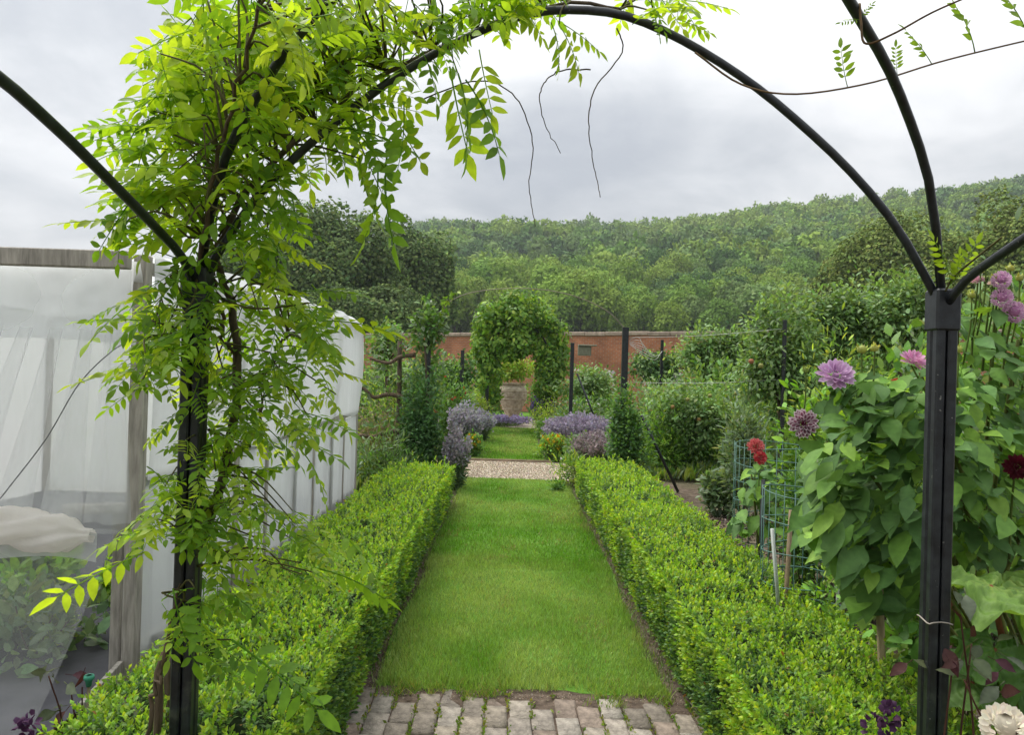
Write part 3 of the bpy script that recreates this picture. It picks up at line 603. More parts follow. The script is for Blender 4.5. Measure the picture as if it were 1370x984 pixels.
def roof(u, v):
    y = Y0 + (Y1 - Y0) * v; x = X1 + .04 + (XL - X1 - .04) * u; hump = .07 * np.abs(np.sin((y - Y0) * math.pi / 1.38 + .2)) - .03 + .22 * np.sin(np.clip(u * 3.2, 0, 1) * 1.57) * np.clip((y - Y0 - .3) * 1.2, 0, 1) * np.exp(-u * 2) * .7
    return x, y, H + hump + .02 * np.sin(u * 17)
netpart('roof_net', M_NET3, roof, 40, 90)
netpart('back_net', M_NET3, lambda u, v: (xl + (X1 - xl) * u, Y1 + .05 + wv(u, v, 3, .05), H * v), 30, 12); netpart('far_side_net', M_NET3, lambda u, v: (xl + 0 * u, Y0 + (Y1 - Y0) * u, H * v), 30, 12)
g = Geo(); P = spline([at(0, 668, 3.70), at(60, 590, 3.68), at(105, 515, 3.67), at(150, 470, 3.69), at(178, 455, 3.72)], 20); g.tube(P, .003, 5, (.45, .47, .5)); part(g, 'guy_line', M_WIRE, cage)
struct(Geo().grid(60, 80, lambda u, v: (XL + (X1 - .03 - XL) * u, 2.95 + (Y1 - 2.95) * v, .012 + .05 * (fbm(u * 9, v * 14) - .4))), 'weed_membrane', M_MEMB)
#PART3
# ================================================================== PLANT BUILDERS
def lump_pts(c, r, k, n, seed, lr=.5, bottom=-.7):
    """k lumps filling the ellipsoid r; points near the lumps' shells, with outward normals"""
    rs = np.random.default_rng(seed); c = np.array(c, float); r = np.array(r, float)
    q = nrm(rs.normal(size=(k, 3))) * (rs.random((k, 1)) ** .45) * (1 - lr * .75); q[:, 2] = np.maximum(q[:, 2], bottom)
    rad = lr * (.7 + .6 * rs.random(k)); i = rng.integers(0, k, n); d = rdir(n)
    p = q[i] + d * (rad[i] * (.72 + .34 * rng.random(n)))[:, None]
    return c + p * r, nrm(d * .7 + p * .5), c + q * r
def bush(name, label, cat, c, r, leaf, n, pal, k=14, tpl=None, up=.2, group=None, flowers=None, stems=5, lr=.5, seed=None, droop=0.0, asp=1.0, m=None, trunk=None, loose=.05):
    tpl = L_SMALL if tpl is None else tpl; seed = int(abs(c[0] * 131 + c[1] * 977 + r[0] * 71) * 10) % 99991 if seed is None else seed
    base = (c[0], c[1], 0); th = thing(name, label, cat, base, group)
    P, Nn, Q = lump_pts(c, r, k, n, seed, lr); P = P + rng.normal(0, 1, (n, 3)) * np.array(r) * loose; P[:, 2] = np.maximum(P[:, 2], .02 + .05 * rng.random(n))
    D = nrm(Nn * .75 + rdir(n) * .7 + np.array([0, 0, up - droop])); Nr = Nn * .6 + rdir(n) * .5 + np.array([0, 0, .8])
    s_ = leaf * (.65 + .7 * rng.random(n)); lum = 1.05 + .6 * fbm(P[:, 0] * 2.2 / max(r[0], .3) + seed, P[:, 2] * 2.2 / max(r[2], .3))[:, None]
    g = Geo(); g.scat(tpl, P, frames(D, Nr), np.stack([s_ * asp, s_, s_], 1), np.clip(cols(pal, n) * lum, .003, .9)); part(g, 'foliage', m or M_LEAF, th, kind='stuff')
    g = Geo(); b0 = np.array([c[0], c[1], -.03])
    if trunk:
        tz = max(c[2] - r[2] * .55, .2); g.tube(spline([b0, (c[0] + .03, c[1], tz * .6), (c[0] - .02, c[1], tz)], 8), [trunk, trunk * .7], 7); b0 = np.array([c[0], c[1], tz * .97])
        part(g, 'trunk', M_BARK, th); g = Geo()
    for q in Q[:stems]: g.tube(spline([b0 + rng.normal(0, .012, 3) * (0 if trunk else 1), b0 * .45 + q * .55 + rng.normal(0, .03, 3), q], 7), [max(.006, (trunk or .012) * .5), .004], 5)
    if g.V: part(g, 'limbs' if trunk else 'stems', M_BARK if trunk else M_TWIG, th, kind='stuff')
    if flowers:
        fn, fs, fp, fup = flowers; P, Nn, _ = lump_pts(c, np.array(r) * 1.04, k, fn * 3, seed, lr); P = P[np.argsort(-Nn[:, 2] - rng.random(fn * 3) * .6)][:fn]; nn = len(P)
        g = Geo(); d = nrm(rdir(nn) * .6 + np.array([0, -.3, fup])); g.scat(L_CLUMP, P, frames(d, rdir(nn)), fs * (.7 + .6 * rng.random(nn)), cols(fp, nn, .12)); part(g, 'blossom', M_PETAL, th, kind='stuff')
    return th
def spikes(name, label, cat, c, r, h, n, pal, tip, group=None, tipn=5, tsz=.03, lean=.35, th=.004):
    """upright clump of thin stalks, each with a flower spike"""
    o = thing(name, label, cat, (c[0], c[1], 0), group); a = rng.random(n) * 6.283; q = np.sqrt(rng.random(n)); ox, oy = np.cos(a) * q, np.sin(a) * q
    B = np.stack([c[0] + ox * r * .45, c[1] + oy * r * .45, np.zeros(n)], 1); hh = h * (.65 + .45 * rng.random(n)) * (1 - .25 * q)
    Tp = np.stack([c[0] + ox * r * (1 + lean), c[1] + oy * r * (1 + lean), hh], 1); D = Tp - B; ln = np.linalg.norm(D, axis=1)
    g = Geo(); g.scat(L_BLADE, B, frames(D, rdir(n)), np.stack([np.full(n, th * 2.4), ln, np.full(n, .1)], 1), cols(pal, n))
    k = n * 3; i = rng.integers(0, n, k); f = rng.random(k)[:, None] * .75; P = B[i] + D[i] * f; g.scat(L_LONG, P, frames(nrm(D[i] * .5 + rdir(k)), rdir(k)), .09 * (.6 + .8 * rng.random(k)), cols(pal, k)); part(g, 'stalks', M_LEAF, o, kind='stuff')
    k = n * tipn; i = np.repeat(np.arange(n), tipn); f = (.72 + .3 * np.tile(np.linspace(0, 1, tipn), n))[:, None]; P = B[i] + D[i] * f + rng.normal(0, tsz * .3, (k, 3))
    g = Geo(); g.scat(L_CLUMP, P, frames(nrm(D[i] + rdir(k) * .6), rdir(k)), tsz * (.6 + .7 * rng.random(k)), cols(tip, k, .15)); part(g, 'blossom', M_PETAL, o, kind='stuff'); return o

# --- crops seen dimly through the cage netting
veg = [(0, 770, .30, .26, GREY, 'pale leafy crop by the left frame edge, inside the netted cage under the rolled net'), (70, 762, .26, .2, LIME, 'small pale green crop near the middle of the netted cage bed'), (10, 820, .26, .3, LIME, 'light green crop standing just behind the lower net at the far left'),
       (155, 790, .12, .26, LIME, 'slim light green crop beside the cage corner post'), (50, 865, .42, .34, GREY, 'blue green cabbage plant low behind the lower net'), (-30, 850, .4, .32, GREY, 'blue green cabbage cut by the left frame edge behind the lower net'), (70, 840, .12, .16, YG, 'small yellowing seedling on the grey membrane in the cage')]
for (px, py, rr, hh, pal, lb) in veg:
    p = gd(px, py + 20); p = Vector((p.x, p.y, 0)); bush('cabbage_plant', lb, 'vegetable plant', (p.x, p.y, hh * .55), (rr, rr, hh * .6), .085, 330, pal, 9, L_MED, .4, 'crops under the netting', stems=3)

# ================================================================== DAHLIAS in the right bed
def petal_flower(name, parent, P, axis, rad, pal, kind, tip=None, label=None):
    g = Geo(); axis = nrm(np.array(axis, float)); up = np.array([0, 0, 1.]) if abs(axis[2]) < .9 else np.array([1., 0, 0]); X = nrm(np.cross(up, axis)); Y = np.cross(axis, X); Mb = np.stack([X, Y, axis], 1)
    if kind == 'pompon': n, a0, a1, pl, pw = 95, .05, 2.4, .42, .74
    else: n, a0, a1, pl, pw = 52, .12, 1.75, .62, .44
    tp = leaf_tpl(pw, 4, .35, .16, .62); i = np.arange(n); f = np.sqrt((i + .5) / n); th_ = a0 + (a1 - a0) * f; ph = i * 2.39996
    d = np.stack([np.sin(th_) * np.cos(ph), np.sin(th_) * np.sin(ph), np.cos(th_)], 1) @ Mb.T; d = nrm(d + rng.normal(0, .06, (n, 3)))
    ln = rad * pl * (.6 + .5 * f) * (1 if kind == 'pompon' else 1.15)
    st = rad * (1 - pl) * (1 if kind == 'pompon' else .62); B = np.array(P) + d * st; nn = d * .1 + axis
    if kind == 'pompon': dirs = nrm(d * .9 + axis * .25); nn = np.cross(np.cross(d, axis), d) + axis * .1
    else: dirs = nrm(d + axis * .05)
    c = cols(pal, n, .08); M = frames(dirs, nn)
    if tip is None: g.scat(tp, B, M, ln, c)
    else:
        k = np.ones((len(tp[0]), 3)); V = tp[0]; tl = V[:, 1] > .8; cc = np.array(tip)
        W = np.einsum('kij,knj->kni', M, V[None] * ln[:, None, None]) + B[:, None]; K = np.repeat(c[:, None], len(V), 1); K[:, tl] = cc; K[:, np.abs(V[:, 0]) > .1] = K[:, np.abs(V[:, 0]) > .1] * .4 + cc * .6
        T = (tp[1][None] + (np.arange(n) * len(V))[:, None, None]).reshape(-1, 3); g.add(W.reshape(-1, 3), T, K.reshape(-1, 3))
    g.lathe([(0, st * .9), (st * .6, st * .6), (st * .75, 0), (st * .5, -st * .6), (0, -st * .8)], P, 10, np.array(pal[0]) * .9)
    return part(g, name, M_PETAL, parent, label=label)
DL0 = leaf_tpl(.5, 6, .18, -.2, .42, .6, 1.1)
M_DL = leafmat('dahlia_leaf', .3, .6, .25, (1.2, 1.15, .5))
DLV = []
for k in range(6):
    tp = leaf_tpl(.50, 12, .22, random.uniform(-.36, -.05), .42, .5, 1.15); V, T = tp; V = V.copy()
    for i in range(1, len(V) - 1):
        if abs(V[i][0]) > .02: V[i][0] *= 1 + (.035 if (i // 3) % 2 else -.02)
    g = Geo(); K = np.where(np.abs(V[:, :1]) < .01, 1.3, np.where(((np.arange(len(V)) - 1) // 3 % 2)[:, None] == 0, 1.08, .9)) * np.ones((1, 3)); g.add(V, T, K); g.tube([(0, -.3, .03), (0, 0, 0)], [.022, .016], 4, (1.1, 1.1, .8)); DLV.append(g.mesh('leaf', M_DL))
def dahlia(label, blobs, base, nleaf, size, pal, name='dahlia_plant', d_leaf=DLV, grp=None, stems=7, nstuff=0):
    b = Vector(base); o = thing(name, label, 'dahlia', b, grp); sg = Geo(); cen = []
    tot = sum(q[4] for q in blobs); fo = Geo()
    for (px, py, rx, ry, wgt, d0, d1) in blobs:
        n = int(nleaf * wgt / tot); ns = int(nstuff * wgt / tot)
        cen.append(at(px, py, (d0 + d1) / 2))
        for i in range(n + ns):
            while True:
                u, v = random.uniform(-1, 1), random.uniform(-1, 1)
                if u * u + v * v < 1: break
            p = np.array(at(px + u * rx, py + v * ry, random.uniform(d0, d1))); ax = np.array([b.x, b.y + .05, p[2]]); rad = p - ax; rad[2] = 0
            D = nrm(nrm(rad) * 1.0 + rng.normal(0, .45, 3) + np.array([0, -.35, 0])); D[2] = random.uniform(-.85, .25) + (.3 if v < -.5 else 0); D = nrm(D)
            Nn = np.array([0, -.35, 1.0]) + nrm(rad) * .4 + rng.normal(0, .35, 3); sz = size * random.uniform(.55, 1.2) * (1.12 if py > 640 else .95)
            c = np.array(random.choice(pal)) * random.uniform(.8, 1.2)
            if i < n: inst(d_leaf[i % len(d_leaf)], 'leaf', o, p - D * sz * .5, frames(D[None], Nn[None])[0], sz, c)
            else: fo.scat(DL0, (p - D * sz * .5)[None], frames(D[None], Nn[None]), np.array([sz]), c[None])
    if fo.V: part(fo, 'foliage', M_DL, o, kind='stuff')
    for q in range(stems):
        t_ = random.choice(cen); sg = Geo(); e = np.array(t_) + rng.normal(0, .06, 3) + np.array([0, 0, .08]); s0 = np.array([b.x + rng.normal(0, .04), b.y + rng.normal(0, .04), -.02])
        sg.tube(spline([s0, s0 * .4 + e * .6 + np.array([0, 0, .06]), e], 10), [.011, .006], 6, (1.1, 1.5, .6)); part(sg, 'stem', M_TWIG, o)
    return o
def bloom(o, px, py, d, rad, pal, kind, axis=(0, -.8, .5), tip=None, frm=None, label=None, drop=.35):
    p = at(px, py, d); g = Geo(); b = WL[o.name]
    e = np.array(p) - nrm(np.array(axis, float)) * rad * .3; s0 = np.array(frm) if frm is not None else np.array([p.x * .8 + b.x * .2, p.y + .06, p.z - drop])
    g.tube(spline([s0, (s0 + e) / 2 + np.array([.01, .02, .02]), e], 8), [.005, .0036], 5, (1.0, 1.7, .6)); part(g, 'flower_stem', M_TWIG, o); petal_flower('flower', o, p, axis, rad, pal, kind, tip, label)
def bud(o, px, py, d, rad, col=(.4, .45, .12)):
    p = at(px, py, d); g = Geo(); g.tube(spline([(p.x - .01, p.y + .03, p.z - .28), (p.x + .005, p.y + .01, p.z - .12), p], 8), [.004, .003], 5, (1, 1.8, .6)); part(g, 'flower_stem', M_TWIG, o)
    g = Geo(); g.lathe([(0, -rad), (rad * .8, -rad * .6), (rad, 0), (rad * .75, rad * .6), (0, rad * .95)], p, 12, col); d = rdir(14); d[:, 2] = np.abs(d[:, 2]) * .6; d = nrm(d); g.scat(L_SMALL, np.array(p) + d * rad * .8, frames(nrm(d + np.array([0, 0, .6])), d), np.full(14, rad * .9), cols([col], 14)); part(g, 'bud', M_LEAF, o)
DG = [(.075, .165, .045), (.09, .19, .05), (.115, .235, .05), (.14, .28, .05), (.095, .195, .052), (.175, .34, .055), (.23, .40, .06)]
b1 = gd(1185, 860); b1 = Vector((b1.x, 3.25, 0))
LILAC = [(.56, .33, .56), (.62, .41, .62), (.5, .27, .5)]
d1 = dahlia('tall bushy dahlia with large open lilac flowers, left of the right black post', [(1165, 560, 65, 55, 5, 2.75, 3.2), (1150, 640, 80, 70, 8, 2.65, 3.2), (1170, 720, 75, 55, 7, 2.65, 3.2), (1215, 620, 60, 90, 6, 2.75, 3.3), (1115, 690, 45, 50, 3, 2.7, 3.1), (1180, 790, 50, 35, 3, 2.8, 3.2), (1225, 530, 40, 40, 2, 2.8, 3.2), (1150, 520, 40, 22, 2, 2.8, 3.1)], b1, 300, .14, DG, nstuff=330)
bloom(d1, 1118, 503, 2.85, .074, LILAC, 'open', (-.1, -.75, .65), (.66, .5, .67)); bloom(d1, 1222, 484, 2.95, .058, [(.66, .32, .52), (.7, .42, .6)], 'open', (.2, -.55, .8), drop=.3)
bud(d1, 1153, 468, 2.9, .018); bud(d1, 1170, 466, 2.9, .016, (.5, .52, .16)); bud(d1, 1282, 468, 2.9, .014); bud(d1, 1078, 495, 2.9, .013, (.3, .4, .12))
bloom(d1, 1075, 567, 2.85, .058, [(.13, .012, .05), (.17, .015, .07)], 'open', (-.35, -.85, .15), (.82, .74, .78), label='dark purple flower with white petal tips'); 
bloom(d1, 1200, 515, 3.1, .035, [(.55, .1, .05)], 'open', (0, -.5, .8), label='small half hidden red flower')
b2 = Vector((1.95, 3.35, 0))
d2 = dahlia('tallest dahlia with pale pink pompon flowers, right of the right black post', [(1330, 500, 70, 45, 4, 2.9, 3.5), (1320, 570, 70, 60, 6, 2.8, 3.5), (1315, 650, 70, 60, 6, 2.7, 3.4), (1330, 720, 60, 40, 3, 2.8, 3.4), (1300, 430, 40, 30, 1.2, 3, 3.4), (1395, 560, 50, 130, 5, 2.8, 3.5), (1350, 455, 40, 30, 1.5, 3, 3.4)], b2, 300, .12, DG, nstuff=300)
PINK = [(.52, .24, .44), (.46, .2, .4), (.56, .3, .48)]
for (px, py, r_) in ((1340, 374, .040), (1341, 398, .044), (1357, 417, .048), (1392, 425, .045)): bloom(d2, px, py, 3.05, r_, PINK, 'pompon', (-.15, -.8, .55), (.84, .72, .80), drop=.3)
bloom(d2, 1308, 376, 3.1, .030, [(.6, .35, .42)], 'open', (-.3, -.3, .9), label='half opened pink flower'); bloom(d2, 1328, 381, 3.1, .024, [(.74, .6, .5)], 'open', (0, -.4, .9), label='small cream pink flower')
for (px, py) in ((1312, 362), (1319, 355), (1352, 359), (1364, 372), (1300, 395), (1330, 372)): bud(d2, px, py, 3.08, .015, (.42, .46, .13))
bloom(d2, 1360, 625, 2.8, .05, [(.09, .008, .018)], 'open', (-.3, -.9, .1), label='dark maroon flower')
RED = [(.52, .06, .075), (.62, .14, .13), (.46, .04, .055)]
b3 = at(1018, 700, 5.2); b3 = Vector((b3.x, 5.2, 0))
d3 = dahlia('short dahlia with two coral red flowers, inside the green wire cage', [(1015, 650, 28, 28, 5, 5.0, 5.4), (1030, 690, 25, 30, 3, 5.0, 5.4), (1000, 705, 20, 20, 2, 5.0, 5.4)], b3, 90, .125, DG, stems=4)
bloom(d3, 1011, 598, 5.1, .062, RED, 'open', (-.1, -.85, .4), (.7, .28, .27)); bloom(d3, 1017, 613, 5.05, .05, RED, 'open', (.1, -.85, .2))

# green wire plant cages, stakes and tags in the bed
def wire_cage(label, c, r, z0, z1, nh, nv):
    o = thing('wire_cage', label, 'plant cage', (c[0], c[1], 0), 'wire plant cages in the right bed')
    for z in np.linspace(z0, z1, nh): part(Geo().tube([(c[0] + r * math.cos(t_), c[1] + r * math.sin(t_), z + .012 * math.sin(2 * t_ + z * 9)) for t_ in np.linspace(0, 6.283, 29)], .0032, 4, cap=False), 'hoop', M_WIREG, o)
    for t_ in np.linspace(0, 6.283, nv, endpoint=False): part(Geo().tube([(c[0] + r * math.cos(t_), c[1] + r * math.sin(t_), z0 - .06), (c[0] + r * math.cos(t_) * 1.01, c[1] + r * math.sin(t_), z1 + .02)], .0026, 4), 'upright', M_WIREG, o)
p = at(1043, 620, 5.5); wire_cage('green wire plant cage round the coral red dahlia, the farther of two', (p.x, 5.5), .31, .08, 1.13, 9, 16)
p = at(1085, 690, 4.3); wire_cage('green wire plant cage left of the tall lilac dahlia, the nearer of two', (p.x, 4.3), .26, .0, .98, 7, 14)
def stake(name, label, cat, a, b, r, m, col=(1, 1, 1), group=None, sides=8):
    o = part(Geo().tube([a, tuple((np.array(tuple(a)) + np.array(tuple(b))) / 2), b], r, sides, col), name, m); o['label'] = label; o['category'] = cat
    if group: o['group'] = group
    return o
p = at(1018, 690, 5.0); stake('stake', 'short black stake in front of the coral red dahlia', 'stake', (p.x, 5.0, -.05), (p.x + .01, 5.0, .95), .014, M_METAL)
p = at(1055, 720, 4.15); stake('stake', 'thin brown wooden stake beside the nearer green wire cage', 'stake', (p.x - .02, 4.15, -.05), (p.x + .01, 4.15, .9), .013, M_TIMBER, (.75, .6, .45))
p = at(1040, 732, 3.95); q = at(1033, 708, 3.95); stake('plant_label', 'grey white plastic plant label leaning above the hedge', 'plant label', (p.x + .03, 3.95, .3), (q.x, 3.95, q.z), .010, M_WHITE, (.6, .64, .6), 'plant labels', 4)
p = at(1121, 780, 4.0); stake('plant_label', 'white square plastic label under the tall lilac dahlia', 'plant label', (p.x, 4.0, .1), (p.x, 4.0, at(1121, 750, 4.0).z), .008, M_WHITE, (.75, .78, .75), 'plant labels', 4)
p = gd(1190, 862); a = at(1190, 862, 3.1); b = at(1176, 778, 3.1); stake('stake', 'pale bare wooden stake at the foot of the tall lilac dahlia', 'stake', (a.x, 3.1, 0), (b.x, 3.1, b.z), .016, M_TIMBER, (1.0, .85, .6))
# rhubarb with great crinkled leaves
rb = thing('rhubarb_plant', 'low plant with huge crinkled light green leaves at the right edge', 'rhubarb', (1.98, 2.75, 0))
def big_leaf(center, D, Nn, sz, col):
    nu, nv = 60, 26
    def fn(u, v):
        a = (u - .5) * 2 * math.pi * .93; rr = v * (.5 + .06 * np.sin(a * 9) * v + .09 * np.cos(a) + .02 * np.sin(a * 23)); x = rr * np.sin(a); y = rr * np.cos(a)
        z = .15 * v * np.sin(a * 5 + 1) * v + .11 * (1 - np.abs(np.sin(a * 4.5))) * v - .16 * v * v + .045 * np.sin(v * 22 + a * 9) * v
        return x, y, z
    g = Geo().grid(nu, nv, fn); V = g.V[0]; a_ = np.arctan2(V[:, 0], V[:, 1]); vein = np.exp(-(((np.abs(((a_ * 9 / 6.283 + .5) % 1) - .5)) * np.hypot(V[:, 0], V[:, 1]) * 3) / .05) ** 2)
    K = np.array(col) * (1 + vein[:, None] * np.array([.55, .3, .45])); M = frames(np.array(D, float)[None], np.array(Nn, float)[None])[0]
    return Geo().add((V * sz) @ M.T + np.array(tuple(center)), g.T[0], K)
for (px, py, d_, D, Nn, sz, col) in ((1325, 785, 2.55, (-.85, -.45, .05), (-.25, -.4, .95), .30, (.22, .38, .08)), (1375, 790, 2.65, (.3, -.75, -.15), (.1, -.5, .9), .36, (.22, .38, .08)), (1330, 870, 2.5, (-.4, -.7, -.5), (0, -.5, .9), .24, (.09, .2, .04)), (1370, 900, 2.6, (.5, -.8, -.3), (.2, -.6, .9), .34, (.08, .19, .035)), (1300, 915, 2.5, (-.3, -.8, -.3), (-.1, -.4, .9), .2, (.13, .24, .06))):
    p = at(px, py, d_); part(big_leaf(p, D, Nn, sz, col), 'leaf', M_LEAF, rb)
    part(Geo().tube(spline([(1.98 + rng.normal(0, .03), 2.78, 0), (p.x * .6 + 1.98 * .4, p.y * .5 + 1.39, p.z * .65), p], 8), [.014, .009], 6, (2.2, 1.0, .8)), 'leaf_stalk', M_TWIG, rb)
# purple leaved bean sprawling at the posts' feet
BP = [(.075, .032, .03), (.07, .085, .04), (.12, .145, .1), (.06, .08, .04), (.06, .02, .03)]
def bean(label, pts, base, seed_, n, flo):
    o = thing('bean_plant', label, 'bean plant', base)
    for k in range(4):
        e = pts[k % len(pts)]; part(Geo().tube(spline([base, (np.array(base) + np.array(tuple(e))) / 2 + rng.normal(0, .04, 3), e], 10), [.004, .0025], 5, (.7, .35, .4)), 'stem', M_TWIG, o)
    for i in range(n):
        e = np.array(tuple(pts[i % len(pts)])) + rng.normal(0, .035, 3); D = nrm(rng.normal(0, .6, 3) + np.array([-.2, -.5, -.25])); inst(DLV[i % 6], 'leaf', o, e, frames(D[None], (np.array([0, -.5, .8]) + rng.normal(0, .4, 3))[None])[0], random.uniform(.05, .085), np.array(random.choice(BP)))
    for e in flo:
        g = Geo(); d = rdir(16); g.scat(L_CLUMP, np.array(tuple(e)) + d * .016 * np.array([1, 1, 1.6]), frames(d, rdir(16)), np.full(16, .022), cols([(.07, .025, .075), (.1, .04, .1)], 16)); part(g, 'blossom', M_PETAL, o)
bean('sprawling bean with purple tinged leaves at the foot of the right black post', [at(x, y, d_) for x, y, d_ in ((1285, 825, 2.3), (1300, 862, 2.3), (1275, 885, 2.25), (1290, 910, 2.2), (1330, 905, 2.3), (1215, 880, 2.35), (1345, 850, 2.4))], (1.36, 2.2, 0), 1, 26, [at(1183, 965, 2.3), at(1190, 958, 2.3), at(1168, 975, 2.3)])
bean('wilting purple leaved bean beside the cage kick board at lower left', [at(x, y, d_) for x, y, d_ in ((65, 905, 2.75), (95, 925, 2.75), (80, 945, 2.7), (110, 920, 2.8), (170, 950, 2.6), (60, 930, 2.7))], (-1.62, 2.8, 0), 2, 13, [at(32, 972, 2.6), at(45, 978, 2.6), at(40, 968, 2.6)])
o = thing('cane', 'thin cane with a green rubber cap at lower left', 'garden cane', (-1.52, 2.85, 0)); p = at(119, 908, 2.8); part(Geo().tube([(p.x, p.y, -.02), (p.x + .004, p.y, p.z * .5), p], .006, 6, (.6, .55, .4)), 'rod', M_TIMBER, o)
g = Geo(); g.lathe([(0, .012), (.017, .010), (.019, -.002), (.012, -.01), (.009, -.03), (0, -.032)], p, 14, (.06, .3, .2)); part(g, 'cap', M_PLAIN, o)
# pale flower close to the lens at the lower right
o = thing('white_pompon_flower', 'cream white pompon flower head at the bottom right corner', 'flower', (.66, .98, 0)); p = at(1345, 972, 1.05); petal_flower('flower_head', o, p, (-.2, -.6, .8), .033, [(.8, .74, .62), (.85, .8, .7)], 'pompon'); part(Geo().tube(spline([(p.x + .05, p.y + .1, -.02), (p.x + .02, p.y + .04, p.z * .5), p], 8), .005, 6, (1, 1.6, .6)), 'stem', M_TWIG, o)
# green growth at the feet of the left post
bush('leafy_perennial', 'loose green leafy clump in front of the left black post base', 'plant', (-1.25, 2.35, .10), (.16, .16, .12), .055, 160, LIME, 8, L_MED, .6); bush('leafy_perennial', 'low leafy clump between cage corner post and left hedge', 'plant', (-1.6, 3.3, .12), (.12, .32, .14), .04, 600, LIME + GREEN, 9, L_SMALL, .5)
#PART4
# ================================================================== ESPALIER POSTS, WIRES, ARCH AND COLUMNS (ends of the hedges)
def pole(label, px, ptop, d, r=.03, brace=None, grp='black espalier posts', base_px=None):
    a = at(px, ptop, d); o = thing('espalier_post', label, 'post', (a.x, d, 0), grp); g = Geo(); g.box((a.x, d, a.z / 2 - .05), (r * 2, r * 2, a.z + .1), None, (1, 1, 1), .005); part(g, 'pole', M_METAL, o, False)
    g = Geo(); g.box((a.x, d, a.z + .008), (r * 2.2, r * 2.2, .016), None, (1, 1, 1), .003); part(g, 'cap', M_METAL, o, False)
    if brace:
        b = at(*brace[0], d); c = at(*brace[1], d - .02); t_ = (0.0 - b.z) / (c.z - b.z); e = b + (c - b) * max(1.0, t_); part(Geo().tube([b, (b + e) / 2, e], r * .55, 6), 'brace', M_METAL, o)
    return a
pL = pole('black post with a brace, wrapped in the left dark column plant', 574, 446, 10.75, .032, ((540, 575), (492, 648))); pR = pole('thick black post rising out of the right dark column plant', 837, 440, 10.75, .042, ((858, 556), (892, 627)))
pole('slim black post left of the vine covered arch', 619, 470, 16.0, .035); pole('black braced post just right of the vine covered arch', 766, 460, 17.0, .04, ((772, 500), (790, 545))); pole('thin black stake before the brick wall, right of the thick post', 886, 456, 16.5, .03)
pole('tall black stake among the apple trees on the right', 1050, 430, 9.6, .022); pole('short dark stake between two apple trees', 1006, 480, 12.5, .03)
ar = part(Geo().tube(spline([at(585, 425, 10.75), at(605, 402, 10.75), at(640, 390, 10.75), at(700, 386, 10.75), at(760, 394, 10.75), at(810, 415, 10.75), at(838, 442, 10.75)], 40), .0065, 6, (.7, .6, .4)), 'arch_rod', M_WIRE); ar['label'] = 'thin bent rod arching over the path between the two column plants'; ar['category'] = 'garden arch'
def wire(label, a, b, m=M_WIRE, r=.0028):
    m_ = (Vector(a) + Vector(b)) / 2; m_.z -= .03; o = part(Geo().tube(spline([a, m_, b], 12), r, 4, (1.3, 1.35, 1.3)), 'training_wire', m); o['label'] = label; o['category'] = 'wire'; o['group'] = 'espalier training wires'
wire('upper training wire from the thick right post to the apple trees', at(840, 452, 10.75), at(1050, 440, 9.6)); wire('middle training wire from the thick right post to the apple trees', at(840, 512, 10.75), at(1050, 508, 9.6))
g = Geo()
for k in range(7): g.tube(spline([at(842, 455 + k, 10.74), at(855 + 3 * k, 452 + 5 * k, 10.6), at(862 + 4 * k, 470 + 6 * k - k * k, 10.7)], 8), .0028, 4, (1.6, 1.6, 1.55))
o = part(g, 'twine', M_WIRE); o['label'] = 'frayed pale twine tied to the thick right post'; o['category'] = 'twine'
def column(label, px, d, ztop, rr, n, seed, pal=DARK, grp=None):
    p = at(px, 600, d); bush('column_plant', label, 'clipped shrub', (p.x, d, ztop / 2), (rr, rr, ztop / 2), .062, n, pal, 26, L_SMALL, .25, grp, None, 8, .42, seed)
CG = [(.05, .115, .045), (.065, .145, .05), (.085, .18, .06)]; column('dark leafy column on the left at the end of the hedge', 566, 10.55, 1.5, .37, 5600, 5, CG); column('dark leafy column on the right at the end of the hedge', 841, 10.6, 1.55, .33, 5000, 7, CG + GREEN)
p = at(571, 432, 10.7); bush('pear_tree', 'espalier pear crowning the left black post with grey green leaves', 'fruit tree', (p.x, 10.72, p.z - .06), (.25, .2, .42), .085, 620, GREY + GREEN, 9, L_MED, .1, 'espalier fruit trees', None, 5, .5, 3, trunk=.02)
p = at(575, 500, 10.9); bush('pear_tree', 'leafy lower tier of the left espalier behind the black post', 'fruit tree', (p.x - .05, 10.95, p.z), (.36, .22, .55), .085, 620, GREY + GREEN, 10, L_MED, .1, 'espalier fruit trees', None, 5, .45, 4, trunk=.02)
# arching leafy shoot above the left post
o = thing('leafy_shoot', 'lime shoot arching off the top of the left pear', 'shoot', (at(590, 430, 10.7).x, 10.7, 0)); Pq = spline([at(575, 470, 10.7), at(588, 430, 10.7), at(597, 405, 10.7), at(610, 394, 10.7)], 16); part(Geo().tube(Pq, .006, 5), 'stem', M_TWIG, o); n = 46; P = Pq[rng.integers(3, 16, n)] + rng.normal(0, .02, (n, 3)); g = Geo(); g.scat(L_MED, P, frames(rdir(n), rdir(n)), np.full(n, .09), cols(LIME, n)); part(g, 'foliage', M_LEAF, o, kind='stuff')
